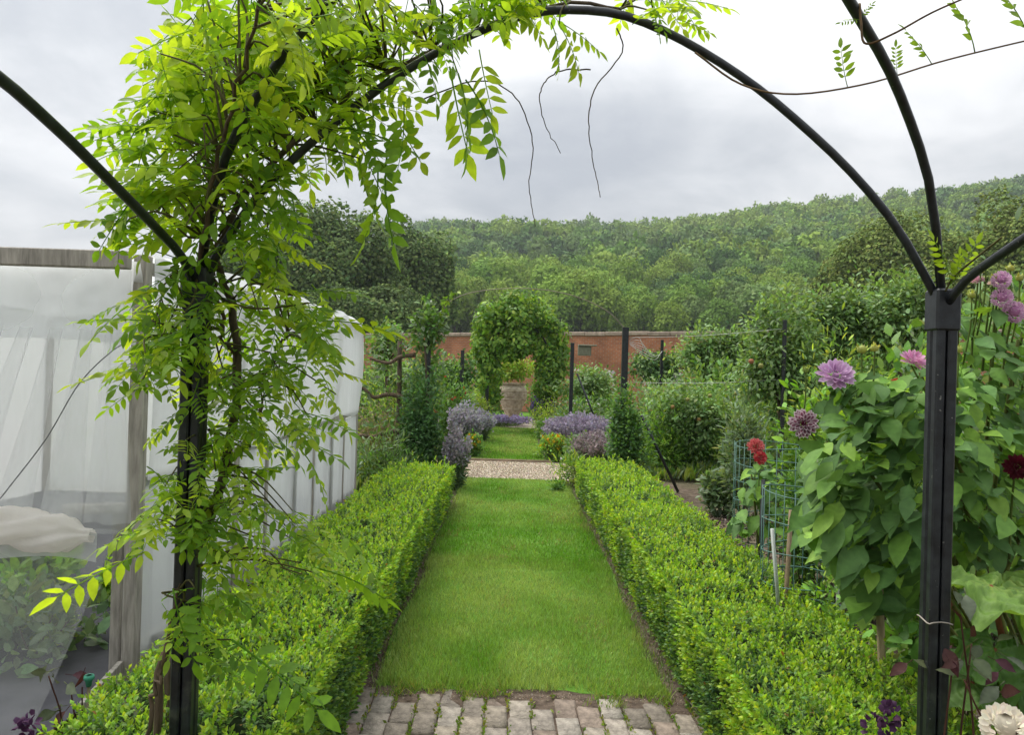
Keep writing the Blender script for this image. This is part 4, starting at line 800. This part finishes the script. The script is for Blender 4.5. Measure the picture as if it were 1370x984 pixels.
# left espalier: twisted horizontal limbs with few leaves
es = thing('espalier_apple', 'old espalier with bare twisted horizontal limbs left of the dark column', 'fruit tree', (-1.95, 10.9, 0), 'espalier fruit trees'); part(Geo().tube(spline([(-1.62, 10.9, -.02), (-1.58, 10.9, .8), (-1.6, 10.9, 2.0)], 12), [.05, .03], 8), 'trunk', M_BARK, es)
for pts in ([(545, 533), (520, 528), (500, 532), (486, 520), (470, 522)], [(545, 578), (520, 578), (500, 585), (484, 583), (465, 588)], [(556, 475), (535, 478), (520, 486), (495, 480)]): part(Geo().tube(spline([at(x, y, 10.8) for x, y in pts], 20), [.034, .018], 7, (1.15, 1.05, 1)), 'limb', M_BARK, es)
n = 260; P = np.array([tuple(at(rng.uniform(478, 552), random.choice([472, 525, 580]) - 14 + rng.normal(0, 11), 10.8 + rng.normal(0, .12))) for _ in range(n)]); g = Geo(); g.scat(L_MED, P, frames(rdir(n), rdir(n) + np.array([0, 0, 1])), .09 * (.6 + .7 * rng.random(n)), cols(GREY + GREEN, n)); part(g, 'foliage', M_LEAF, es, kind='stuff')

# apple trees on the right
def apple_tree(label, px, py, d, rx, rz, n, seed, apples=(), pal=GREY + GREEN, leaf=.085, grp='apple trees on the right'):
    p = at(px, py, d); o = bush('apple_tree', label, 'fruit tree', (p.x, d, p.z), (rx * 1.12, .5, rz * 1.08), leaf * .84, int(n * 2.9), pal, 30, L_MED, .05, grp, None, 14, .31, seed, .1, trunk=.035, loose=.14)
    for (ax, ay) in apples:
        q = at(ax, ay, d - .42); r_ = .034; g = Geo(); g.lathe([(.004, r_ * .75), (r_ * .5, r_ * .95), (r_ * .95, r_ * .4), (r_, 0), (r_ * .8, -r_ * .6), (r_ * .3, -r_ * .95), (0, -r_ * .85)], q, 12, random.choice([(.32, .2, .07), (.27, .27, .08), (.33, .13, .06)])); part(g, 'apple', M_PLAIN, o)
    return o
AG = [(.13, .225, .075), (.16, .26, .09), (.21, .32, .13), (.105, .19, .068)]
apple_tree('low spreading apple tree with ripening fruit just behind the soil bed', 922, 556, 12.6, .68, .62, 2300, 21, [(920, 535), (950, 530), (985, 527), (935, 562), (900, 545)], AG); apple_tree('loose apple tree in front of the brick wall', 962, 478, 15.0, .8, .68, 2200, 22, [(940, 490)], AG, .095)
apple_tree('tall apple tree entwined with the tall black stake', 1045, 480, 10.0, .5, .85, 2400, 23, [(1005, 484), (1018, 490)], AG); apple_tree('upright pale leaved apple tree right of the tall black stake', 1112, 430, 11.0, .55, .55, 1900, 24, (), AG + [(.13, .22, .09)], .09)
apple_tree('apple tree half hidden behind the right black post', 1205, 430, 10.5, .5, .62, 1900, 25, (), AG + [(.13, .22, .09)], .09); apple_tree('dark apple tree low between black stake and lilac dahlia', 1080, 520, 10.8, .55, .6, 1900, 26, (), DARK + AG, .085)
apple_tree('small apple tree between the two column plants and the wall, left side', 610, 500, 17.5, .42, .45, 700, 27, (), DARK + GREEN, .1); apple_tree('thin young fruit tree rising over the cage end', 518, 460, 12.5, .28, .38, 420, 28, (), GREY + GREEN, .09); apple_tree('bushy fruit tree behind the left espalier', 528, 515, 14.5, .5, .5, 900, 29, (), GREEN + AG, .095)
apple_tree('dark fruit tree right of the vine covered arch', 785, 515, 19.5, .6, .4, 700, 30, (), AG, .11); apple_tree('round fruit tree against the wall right of the thick post', 880, 488, 19, .8, .42, 900, 31, (), DARK + AG, .12)

# perennial border plants (px, py of the clump middle, depth)
def pb(label, px, py, d, rx, rz, leaf, n, pal, tpl=None, fl=None, name='perennial', k=12, up=.4, asp=1.0):
    p = at(px, py, d); z = max(p.z + rz, rz * 1.7) / 2; rz = z; n = int(n * 1.25); return bush(name, label, 'plant', (p.x, d, z), (rx * 1.1, rx * .9, rz * 1.15), leaf * 1.0, int(n * 1.7), pal, k, tpl, up, 'border plants', fl, 5, .5, None, 0, asp, loose=.11)
YEL = [(.7, .42, .02), (.75, .5, .03), (.65, .3, .02)]; PUR = [(.3, .24, .46), (.36, .3, .5), (.26, .2, .4)]; WHT = [(.75, .72, .72), (.7, .62, .68)]
pb('grey green tall plant with feathery top behind the wire cages', 996, 590, 8.8, .28, .5, .09, 900, GREY, L_LONG); pb('grey green seedling on the soil bed with one broad leaf', 968, 652, 9.0, .24, .24, .09, 330, GREY, L_MED); pb('leafy green clump behind the nearer wire cage', 1080, 660, 5.6, .2, .32, .06, 600, GREEN, L_SMALL)
pb('bright green weedy growth at the bed edge behind the right hedge', 930, 606, 13.0, .8, .3, .075, 1500, LIME + GREEN, L_LONG); pb('bright green weeds round the brace foot on the right', 880, 602, 12.6, .5, .26, .06, 900, LIME + GREEN, L_LONG); pb('yellow green feathery clump before the apple trees', 1035, 565, 11.2, .55, .4, .08, 900, YG + LIME, L_LONG)
pb('weedy growth between the nearer cage and the right hedge', 1115, 765, 3.9, .15, .14, .04, 380, GREEN + LIME, L_SMALL); pb('dark low leaves under the tall lilac dahlia', 1225, 790, 3.5, .3, .22, .09, 260, GREEN, L_MED)
pb('pale green weed spilling over the lawn at the right hedge end', 765, 630, 11.0, .28, .22, .07, 420, YG + GREEN, L_LONG, (8, .03, WHT, .4)); pb('small dark weed on the lawn edge below the gravel path', 745, 652, 10.4, .12, .09, .04, 140, GREEN, L_SMALL)
pb('orange and yellow marigolds right of the far lawn', 738, 600, 14.2, .34, .2, .06, 800, GREEN + LIME, L_SMALL, (110, .05, YEL, .8), 'marigold'); pb('pinkish orange flowers at the right path corner', 780, 600, 13.6, .36, .22, .07, 700, GREEN + GREY, L_SMALL, (50, .045, [(.6, .3, .15), (.62, .38, .3)], .8), 'marigold'); pb('orange marigolds at the left path corner', 632, 606, 14.1, .2, .24, .06, 520, GREEN, L_SMALL, (60, .05, YEL, .8), 'marigold')
pb('yellow green round shrub at the left foot of the vine covered arch', 642, 548, 19.5, .32, .3, .05, 900, YG, L_SMALL, None, 'shrub'); pb('yellow green clipped shrub at the right foot of the vine covered arch', 734, 553, 19.0, .42, .28, .05, 1000, YG, L_SMALL, None, 'shrub'); pb('leafy green shrub under the yellow green shrub on the right', 738, 575, 18.2, .3, .26, .07, 600, GREEN, L_SMALL, None, 'shrub')
pb('green shrub with red blooms left of the vine covered arch', 604, 525, 15.5, .4, .42, .07, 1100, GREEN, L_SMALL, (12, .07, [(.5, .06, .02)], .5), 'shrub'); pb('pale green bushy plant behind the left column', 598, 515, 19, .7, .45, .1, 1100, LIME + GREY, L_SMALL, None, 'shrub')
pb('light green bushy plant left of the left column', 545, 498, 17.5, .8, .45, .09, 1200, YG + GREY, L_SMALL, None, 'shrub'); pb('dark green shrub beyond the cage end', 495, 515, 16, .6, .5, .1, 1000, GREEN + GREY, L_SMALL, None, 'shrub')
pb('green shrub with pale flowers right of the arch', 785, 545, 18, .7, .3, .09, 900, GREEN + GREY, L_SMALL, (20, .06, WHT, .5), 'shrub'); pb('dense green foliage behind the lavender mound', 800, 540, 21, 1.0, .35, .11, 1000, GREEN, L_SMALL, None, 'shrub')
pb('white flowering bush at the foot of the wall beside the arch', 798, 506, 24, .9, .32, .12, 800, GREEN, L_SMALL, (80, .09, WHT, .8), 'shrub'); pb('white flowering bush at the foot of the wall, right of the thick post', 895, 503, 22, 1.3, .3, .12, 1000, GREEN, L_SMALL, (110, .09, WHT, .8), 'shrub')
pb('wide green border plant behind the low apple tree', 885, 540, 15, .9, .5, .1, 1300, GREEN + GREY, L_LONG); pb('grassy green plant right of the dark right column', 885, 575, 12.5, .4, .4, .1, 900, GREEN + LIME, L_LONG); pb('tall grassy plant between two apple trees', 1000, 535, 13.0, .5, .45, .1, 900, GREEN + YG, L_LONG)
pb('pale bush at the far right behind the black post', 1240, 505, 8.5, .5, .45, .09, 900, GREY + GREEN, L_SMALL); pb('tall green border plant left of the tall lilac dahlia', 1088, 585, 6.2, .3, .4, .08, 700, GREEN + LIME, L_SMALL); pb('yellow green plant behind the tall lilac dahlia', 1130, 485, 8.0, .4, .4, .08, 700, YG + GREEN, L_LONG)
pb('dense green hedge like growth along the wall right side', 1010, 478, 19, 1.6, .6, .13, 1300, GREEN + DARK, L_SMALL, None, 'shrub'); pb('dense green growth along the wall far right', 1170, 490, 16, 1.8, .7, .13, 1500, GREEN + GREY, L_SMALL, None, 'shrub'); pb('rounded shrub beyond the urn on the left', 655, 525, 28, .8, .7, .12, 700, GREEN, L_SMALL, None, 'shrub'); pb('rounded shrub beyond the urn on the right', 727, 520, 28, .8, .6, .12, 700, GREEN, L_SMALL, None, 'shrub')
pb('low border along the wall left of the arch', 560, 505, 27, 1.8, .5, .14, 1100, GREEN + DARK, L_SMALL, None, 'shrub'); pb('grey leaved plants at the foot of the left espalier', 515, 610, 10.1, .5, .35, .08, 900, GREY + GREEN, L_LONG); pb('green undergrowth beneath the left column', 520, 545, 12.2, .5, .4, .09, 900, GREEN + YG, L_LONG)
pb('dense green shrubbery seen between the stems of the pink pompon dahlia', 1360, 520, 5.4, .75, .62, .1, 1600, GREEN + GREY, L_SMALL, None, 'shrub'); pb('green shrub behind the right black post and lilac dahlia', 1215, 540, 5.2, .5, .5, .09, 1200, GREEN + LIME, L_SMALL, None, 'shrub'); pb('leafy green growth low behind the pink pompon dahlia', 1340, 640, 4.4, .7, .42, .09, 1300, GREEN + GREY, L_SMALL, None, 'shrub')
pb('wide weedy growth across the bed before the low apple tree', 975, 602, 12.8, .9, .3, .08, 1500, GREEN + LIME, L_LONG); pb('feathery green growth between the apple trees and the wire cages', 1035, 605, 10.4, .6, .35, .09, 1200, GREEN + GREY, L_LONG); pb('broad green bush behind the low apple tree', 960, 530, 13.5, 1.0, .5, .11, 1600, AG + GREEN, L_SMALL, None, 'shrub'); pb('tall green bush before the olive trees on the right', 1180, 440, 13, 1.3, .7, .085, 4200, AG + GREEN, L_SMALL, None, 'shrub')
# lavender and catmint
spikes('lavender', 'tall grey lavender clump at the left path corner', 'lavender', (at(610, 640, 10.4).x, 10.4), .14, .82, 240, GREY, [(.40, .36, .43), (.46, .42, .48), (.36, .34, .34)], 'lavender clumps', 6, .034); spikes('lavender', 'blue lavender spires left of the far lawn', 'lavender', (at(622, 590, 15).x, 15.0), .27, .95, 330, GREY, [(.40, .38, .47), (.45, .43, .49), (.36, .38, .35)], 'lavender clumps', 6, .05); spikes('lavender', 'lavender spires in front of the vine covered arch left leg', 'lavender', (at(640, 575, 17.5).x, 17.5), .3, .7, 240, GREY, [(.40, .38, .47), (.45, .43, .49), (.36, .38, .35)], 'lavender clumps', 6, .05)
spikes('catmint', 'wide mauve grey catmint mound right of the far lawn', 'catmint', (at(778, 570, 15.2).x, 15.2), .62, .78, 1500, GREY, [(.36, .31, .42), (.42, .37, .45), (.31, .28, .34)], None, 6, .045, .2); spikes('lavender', 'brownish faded lavender between catmint mound and right column', 'lavender', (at(805, 590, 13.4).x, 13.4), .4, .62, 500, GREY, [(.31, .25, .27), (.34, .3, .3)], 'lavender clumps', 6, .04); spikes('lavender', 'low violet flowers at the foot of the urn', 'lavender', (at(672, 566, 22.8).x, 22.8), .7, .3, 300, GREY, [(.36, .3, .5), (.3, .25, .4)], 'lavender clumps', 5, .06); spikes('lavender', 'violet spires at the right leg of the vine covered arch', 'lavender', (at(727, 530, 21).x, 21), .25, 1.1, 120, GREEN, [(.25, .18, .5)], 'lavender clumps', 5, .06)
spikes('ornamental_grass', 'straw coloured ornamental grass behind the left brace', 'grass clump', (at(518, 590, 12.0).x, 12.0), .3, 1.1, 420, [(.22, .24, .1), (.3, .28, .15)], [(.32, .27, .17)], None, 3, .03, .8)
# ground cover so soil only shows where the photograph shows it
n = 26000; x = rng.uniform(-9, 14, n); y = rng.uniform(13.9, 32, n) ; kp = ~((x > -.8) & (x < .75)) & ~((y > 21.9) & (y < 26.6) & (np.abs(x) < 2.6)); x, y = x[kp], y[kp]; x2 = rng.uniform(2.2, 9, 7000); y2 = rng.uniform(11.8, 13.9, 7000); x3 = rng.uniform(-6, -1.4, 6000); y3 = rng.uniform(9.6, 11.45, 6000)
x = np.r_[x, x2, x3]; y = np.r_[y, y2, y3]; n = len(x); d = rdir(n) * .7; d[:, 2] = 1; h_ = .12 + .3 * fbm(x * .6, y * .6); g = Geo(); g.scat(L_LONG, np.stack([x, y, np.zeros(n)], 1), frames(nrm(d), rdir(n)), np.stack([h_ * .9, h_, h_], 1), cols(GREEN + YG + GREY, n)); part(g, 'undergrowth', M_LEAF, kind='stuff')
# leaf litter and chips on the bare soil of the right bed
n = 7000; x = rng.uniform(1.6, 4.6, n); y = rng.uniform(2.4, 9.2, n); g = Geo(); g.scat(L_CLUMP, np.stack([x, y, np.full(n, .0)], 1), frames(rdir(n), rdir(n)), rng.uniform(.012, .05, n), cols([(.2, .15, .11), (.12, .085, .06), (.3, .25, .2), (.09, .07, .05)], n)); part(g, 'litter', M_STONE, kind='stuff', smooth=False)

# ================================================================== VINE COVERED ARCH AND URN
va = thing('vine_covered_arch', 'far garden arch smothered in bright green vine, framing the urn', 'garden arch', (0, 21.4, 0))
xc = at(693, 500, 21.4).x
for sx in (-1, 1):
    for yy in (20.6, 22.2): g = Geo(); g.box((xc + sx * .82, yy, 1.0), (.09, .09, 2.0), None, (1, 1, 1), .006); part(g, 'post', M_METAL, va, False)
for a, b in (((xc - .82, 20.6), (xc + .82, 20.6)), ((xc - .82, 22.2), (xc + .82, 22.2)), ((xc - .82, 20.6), (xc + .82, 22.2)), ((xc - .82, 22.2), (xc + .82, 20.6))):
    fr = np.linspace(-1, 1, 24); z = 1.95 + .95 * np.sqrt(np.maximum(0, 1 - fr ** 2)); part(Geo().tube(np.stack([(a[0] + b[0]) / 2 + fr * (b[0] - a[0]) / 2, (a[1] + b[1]) / 2 + fr * (b[1] - a[1]) / 2, z], 1), .02, 6), 'rib', M_METAL, va)
n = 19000; fo = Geo()
def inside(x, z, gr=0.0):
    wz = np.where(z < 2.2, .86 + .46 * np.clip((z - .5) / 1.6, 0, 1), 1.32 * np.sqrt(np.clip(1 - ((z - 2.2) / 1.5) ** 2, 0, 1)))
    return (np.abs(x) < wz - gr) & ~((np.abs(x) < .47 + gr) & (z < 1.98 + gr))
LC = []
while len(LC) < 145:
    x, z = random.uniform(-1.4, 1.4), random.uniform(.45, 3.7)
    if z < .7: continue
    if inside(np.array(x), np.array(z), .13): LC.append((x, random.choice([20.5, 20.5, 20.7, 21.3, 22.2]) + random.gauss(0, .12) + .3 * abs(x / 1.3) ** 2, z, random.uniform(.18, .34)))
LC = np.array(LC); i = rng.integers(0, len(LC), n); d_ = rdir(n); P = LC[i, :3] + d_ * (LC[i, 3] * (.7 + .4 * rng.random(n)))[:, None] * np.array([1, 1, .9]); x, yy, z = P.T
kp = ~((np.abs(x) < .44) & (z < 1.86)); x, yy, z, d_ = x[kp], yy[kp], z[kp], d_[kp]; n = len(x); ca = x / 1.3
D = nrm(np.cross(d_, rdir(n)) + d_ * .3 + np.array([0, -.2, -.45]))
dk = rng.random(n) < .25
c = cols([(.16, .32, .045), (.21, .38, .05), (.12, .25, .045), (.29, .44, .055)], n); lumv = (.65 + .7 * fbm(x * 2.6 + 9, z * 2.6 + yy))[:, None]
fo.scat(L_MED, np.stack([xc + x, yy, z], 1), frames(D, d_ + np.array([0, -.2, .5]) + rdir(n) * .4), .13 * (.6 + .7 * rng.random(n)), np.clip(c * lumv, .004, .9))

for q in range(34):
    a_ = random.uniform(.5, 2.64); b0 = np.array([xc + math.cos(a_) * 1.2, random.uniform(20.4, 21.6), 2.2 + math.sin(a_) * 1.4]); e = b0 + np.array([math.cos(a_) * .25 + random.gauss(0, .1), 0, .12 + .3 * random.random()]); m = 9; P = b0 + (e - b0) * np.linspace(0, 1, m)[:, None]; fo.scat(L_MED, P, frames(nrm(rdir(m) + (e - b0)), rdir(m)), np.linspace(.13, .06, m), cols(LIME, m))
part(fo, 'foliage', M_LEAF, va, kind='stuff')
ux = at(685, 560, 24.6).x; ub = 0.0
urn = thing('urn', 'tall ribbed terracotta urn standing on the paving beyond the arch', 'urn', (ux, 24.6, 0)); hU = 1.32
prof = [(0, .0), (.19, .0), (.20, .05), (.175, .10), (.19, .16), (.28, .36), (.39, .62), (.455, .88), (.45, 1.03), (.38, 1.15), (.36, 1.18), (.41, 1.22), (.42, 1.25), (.39, 1.26), (.35, 1.2), (.32, 1.1), (0, 1.08)]
pp = np.array(prof); tt = np.linspace(0, len(pp) - 1, 90); q = np.stack([np.interp(tt, np.arange(len(pp)), pp[:, 0]), np.interp(tt, np.arange(len(pp)), pp[:, 1])], 1); q[:, 0] += np.where((q[:, 1] > .15) & (q[:, 1] < 1.2), .007 * np.sin(q[:, 1] * 48), 0) * (tt < 11); part(Geo().lathe(q, (ux, 24.6, 0), 40), 'body', M_TERRA, urn)
for zz_, rr_ in ((.42, .312), (.74, .425), (1.0, .452)): part(Geo().lathe([(rr_ - .01, -.025), (rr_ + .014, -.018), (rr_ + .018, 0), (rr_ + .014, .018), (rr_ - .01, .025)], (ux, 24.6, zz_), 40, (.92, .9, .88)), 'band', M_TERRA, urn)
bush('potted_shrub', 'shrubby plant with yellow green tips growing in the urn', 'plant', (ux, 24.6, 1.7), (.72, .6, .42), .12, 1300, YG + LIME + [(.3, .3, .07)], 16, L_SMALL, .4, None, (40, .07, [(.5, .32, .08), (.4, .2, .1)], .7), 6, .45)

# ================================================================== BRICK GARDEN WALL
WA, WB = Vector((-16, 43.5, 0)), Vector((17.5, 20.0, 0))
a0 = at(560, 447, 34.0); WH = 3.15
wl = thing('garden_wall', 'long red brick garden wall with pale stone coping behind the borders', 'wall', (0, 31, 0))
m_wall, t, out = mat('red_brickwork'); tcn = N(t, 'ShaderNodeTexCoord')
bt = N(t, 'ShaderNodeTexBrick', inp={'Scale': 1, 'Mortar Size': .008, 'Brick Width': .225, 'Row Height': .075, 'Color1': (.48, .19, .095, 1), 'Color2': (.37, .14, .075, 1), 'Mortar': (.36, .3, .25, 1), 'Bias': -.1})
mp = N(t, 'ShaderNodeMapping'); L(t, tcn.outputs['Object'], mp.inputs[0]); wd = (WB - WA).normalized(); mp.inputs['Rotation'].default_value = (0, 0, 0)
sp2 = N(t, 'ShaderNodeSeparateXYZ'); L(t, mp.outputs[0], sp2.inputs[0]); cb = N(t, 'ShaderNodeCombineXYZ'); L(t, mth(t, 'DIVIDE', sp2.outputs[0], wd.x), cb.inputs[0]); L(t, sp2.outputs[2], cb.inputs[1]); L(t, cb.outputs[0], bt.inputs['Vector'])
c = mixc(t, 1.0, bt.outputs[0], ramp(t, noise(t, tcn.outputs['Object'], 1.3, 6, .65), [(.3, (.72, .7, .68)), (.7, (1.25, 1.2, 1.15))]), 'MULTIPLY')
b = N(t, 'ShaderNodeBsdfPrincipled', inp={'Roughness': .9, 'Specular IOR Level': .15}); L(t, c, b.inputs['Base Color']); bp = N(t, 'ShaderNodeBump', inp={'Strength': .6, 'Distance': .01}); L(t, bt.outputs['Fac'], bp.inputs['Height']); bp.invert = True; L(t, bp.outputs[0], b.inputs['Normal']); L(t, b.outputs[0], out.inputs[0])
g = Geo(); g.bar((WA.x, WA.y, WH / 2 - .1), (WB.x, WB.y, WH / 2 - .1), .34, WH + .2, (1, 1, 1), 0); part(g, 'brickwork', m_wall, wl, False)
m_cope = plain('coping_stone', (.36, .30, .25), .9, .15, .3, 5, .4); nseg = 46
for i in range(nseg):
    a = WA.lerp(WB, i / nseg); b_ = WA.lerp(WB, (i + 1) / nseg - .0004); dz = random.gauss(0, .006); g = Geo(); g.bar((a.x, a.y, WH + .03 + dz), (b_.x, b_.y, WH + .03 + dz), .46, .15, np.array([1, .95, .9]) * random.uniform(.8, 1.15), .02); part(g, 'coping_stone', m_cope, wl, False)
# stone pad with red tile on the wall right of the arch (wall lamp recess)
o = thing('birdhouse', 'small dark wooden box fixed to the brick wall right of the arch', 'nest box', (2.6, 29.4, 0)); yq = 29.0; a = at(782, 470, yq); g = Geo(); g.box((a.x, yq, a.z), (.5, .25, .35), None, (.5, .55, .45), .02); part(g, 'box', M_TIMBER, o, False); g = Geo(); g.box((a.x + .1, yq - .02, a.z + .21), (.7, .36, .05), None, (.6, .65, .55), .01); part(g, 'roof', M_TIMBER, o, False)

# ================================================================== TREES
def tree_mesh(seed, n, k, clump, pal, asp=(1, 1, 1), lr=.42, low=-.55):
    P, Nn, Q = lump_pts((0, 0, 0), asp, k, n, seed, lr, low); D = nrm(np.cross(Nn, rdir(n)) + Nn * .35); g = Geo(); lum = (.7 + .6 * fbm(P[:, 0] * 2 + seed, P[:, 2] * 2 + P[:, 1]))[:, None]
    g.scat(L_TUFT, P, frames(D, Nn + rdir(n) * .3), clump * (.55 + .8 * rng.random(n)), np.clip(cols(pal, n, .14) * lum, .004, .9)); return g, Q
def big_tree(label, name, px, ptop, pw, d, n, seed, pal, clump, grp, k=34, trunkh=.18):
    n = int(n * 2.6)
    top = at(px, ptop, d); zb = float(hill_z(np.array(top.x), np.array(d))) if d > 70 else 0; h = top.z - zb; rx = pw / 2 / 1030 * d; o = thing(name, label, 'tree', (top.x, d, zb), grp)
    P, Nn, Q = lump_pts((top.x, d, zb + h * .55), (rx, rx * .8, h * .46), int(k * 1.7), n, seed, .27, -.8); D = nrm(np.cross(Nn, rdir(n)) + Nn * .5 + rdir(n) * .5 - np.array([0, 0, .2])); lum = (.6 + .8 * fbm(P[:, 0] * .35 + seed, P[:, 2] * .35 + P[:, 1] * .2))[:, None]
    g = Geo(); g.scat(L_CLUMP, P, frames(D, Nn + rdir(n) * .45), clump * .42 * (.5 + .9 * rng.random(n)), np.clip(cols(pal, n, .16) * lum, .004, .9)); part(g, 'crown', M_FAR, o, kind='stuff')
    b0 = np.array([top.x, d, zb - .3]); tp = np.array([top.x + .3, d, zb + h * .45]); part(Geo().tube(spline([b0, (b0 + tp) / 2 + np.array([.2, 0, 0]), tp], 10), [rx * .075, rx * .05], 8), 'trunk', M_BARK, o)
    for q in Q[:12]: part(Geo().tube(spline([tp - np.array([0, 0, h * .15 * random.random()]), tp * .5 + q * .5 + rng.normal(0, .3, 3), q], 8), [rx * .03, rx * .008], 6), 'limb', M_BARK, o)
OAK = [(.13, .195, .07), (.155, .225, .075), (.19, .265, .08), (.105, .17, .065)]; OLV = [(.17, .235, .062), (.2, .265, .068), (.14, .195, .056), (.225, .28, .072)]
big_tree('tall dark oak with open crown, left of the valley', 'oak_tree', 440, 258, 210, 66, 22000, 41, OAK, .62, 'large trees behind the wall', 46); big_tree('rounded dark oak at the valley edge', 'oak_tree', 556, 287, 125, 72, 13000, 42, OAK, .62, 'large trees behind the wall', 30); big_tree('dark oak mostly hidden by the wisteria post', 'oak_tree', 335, 318, 150, 64, 9000, 43, OAK, .62, 'large trees behind the wall', 26)
big_tree('low dark shrubby tree filling the foot of the dark oaks', 'oak_tree', 500, 370, 150, 58, 11000, 44, OAK, .5, 'large trees behind the wall', 26); big_tree('dark tree behind the cage roof at the foot of the oaks', 'oak_tree', 395, 385, 130, 56, 6000, 45, OAK, .5, 'large trees behind the wall', 20)
big_tree('big olive green tree rising behind the right black post', 'ash_tree', 1215, 268, 190, 62, 19000, 46, OLV, .55, 'large trees behind the wall', 40); big_tree('olive green tree sloping down left of the right post', 'ash_tree', 1145, 305, 130, 66, 10000, 47, OLV, .55, 'large trees behind the wall', 28); big_tree('olive green tree at the right frame edge', 'ash_tree', 1340, 262, 170, 60, 13000, 48, OLV, .55, 'large trees behind the wall', 34); big_tree('lower olive tree under the right edge tree', 'ash_tree', 1290, 340, 190, 50, 9000, 49, OLV, .5, 'large trees behind the wall', 26)

# hillside wood
L_TUFT = (np.array([(-.3, -.1, -.04), (.35, 0, .03), (.5, .8, -.06), (-.2, 1, .05), (.05, .5, .14)], float), np.array([(0, 1, 4), (1, 2, 4), (2, 3, 4), (3, 0, 4)]))
HP = [[(.165, .30, .055), (.185, .325, .058)], [(.225, .36, .058), (.245, .385, .06)], [(.10, .195, .06), (.115, .215, .064)], [(.265, .38, .062), (.25, .36, .06)], [(.175, .275, .085), (.195, .295, .09)]]
TM = []
for k in range(7):
    g, Q = tree_mesh(60 + k, 3200, 13, .095, [(1, 1, 1), (.9, .92, .9)], (1, 1, random.uniform(.85, 1.15)), .46, -.5); TM.append((g, g.mesh('crown', M_FAR)))
TRK = Geo().tube([(0, 0, -1.4), (.05, 0, -.7), (0, 0, .1)], [.09, .05], 6).mesh('trunk', M_BARK)
cand = []
yy = 150.0
while yy < 610:
    st = 5.6 + yy * .0095; xx = -.16 * yy
    while xx < .80 * yy:
        cand.append((xx + random.uniform(-.45, .45) * st, yy + random.uniform(-.45, .45) * st)); xx += st
    yy += st * .82
cand.sort(key=lambda q: q[1]); wood = Geo(); ni = 0
LB = ['mid green tree on the wooded hillside', 'yellow green tree on the wooded hillside', 'dark green tree on the wooded hillside', 'pale yellowish tree on the wooded hillside', 'grey green tree on the wooded hillside']
for (x, y) in cand:
    z = float(hill_z(np.array(x), np.array(y))); pn = float(fbm(np.array(x * .02 + 4), np.array(y * .02))); ci = int(np.clip((pn - .3) * 13 + random.gauss(0, .9), 0, 4.99)) if random.random() < .8 else random.randrange(5); ci = [2, 4, 0, 1, 3][ci]
    r_ = random.uniform(3.0, 5.3) * (1 + y * .0005); h_ = r_ * random.uniform(.95, 1.3); c = np.array(random.choice(HP[ci])) * random.uniform(.85, 1.15); k = random.randrange(7); az = random.random() * 6.28
    if y > 500 and random.random() < .2: h_ *= 1.15
    vis = x / y > -.11 and x / y < .68
    if ni < 290 and vis:
        o = thing('hillside_tree', LB[ci], 'tree', (x, y, z), 'trees on the wooded hillside, ' + LB[ci].split(' tree')[0]); ni += 1; cz = z + h_ * 1.0
        a = inst(TM[k][1], 'crown', o, (x, y, cz), np.array(Matrix.Rotation(az, 3, 'Z')) @ np.diag([r_, r_, h_]), 1, c); a['kind'] = 'stuff'
        inst(TRK, 'trunk', o, (x, y, cz), np.diag([r_, r_, h_]), 1)
    else:
        g = TM[k][0]; V = g.V[0]; T = g.T[0]; sel = rng.random(len(T) // 4) < (.11 if y < 400 else .08); m_ = np.repeat(sel, 4); vm = np.repeat(sel, 5); mp_ = np.cumsum(vm) - 1; V2 = V[vm] * np.array([r_, r_, h_]) ; cA, sA = math.cos(az), math.sin(az); ctr = V[vm].reshape(-1, 5, 3).mean(1, keepdims=True)
        V3 = (V[vm].reshape(-1, 5, 3) - ctr) * 2.6 + ctr; V2 = V3.reshape(-1, 3) * np.array([r_, r_, h_]); V2 = np.stack([V2[:, 0] * cA - V2[:, 1] * sA, V2[:, 0] * sA + V2[:, 1] * cA, V2[:, 2]], 1); wood.add(V2 + np.array([x, y, z + h_]), mp_[T[m_]], g.K[0][vm] * c)
part(wood, 'hillside_wood', M_FAR, kind='stuff')

# ================================================================== AIR: thin valley haze round everything
g = Geo(); g.box((0, 450, 124), (3000, 1040, 252)); hz = part(g, 'haze', None, None, False); hz['kind'] = 'stuff'
mh = bpy.data.materials.new('haze'); mh.use_nodes = True; mh.node_tree.nodes.clear()
pv = N(mh.node_tree, 'ShaderNodeVolumePrincipled', inp={'Density': .0003, 'Anisotropy': .2}); pv.inputs['Color'].default_value = (.86, .92, 1, 1)
mo = N(mh.node_tree, 'ShaderNodeOutputMaterial'); L(mh.node_tree, pv.outputs[0], mo.inputs['Volume']); hz.data.materials.clear(); hz.data.materials.append(mh)
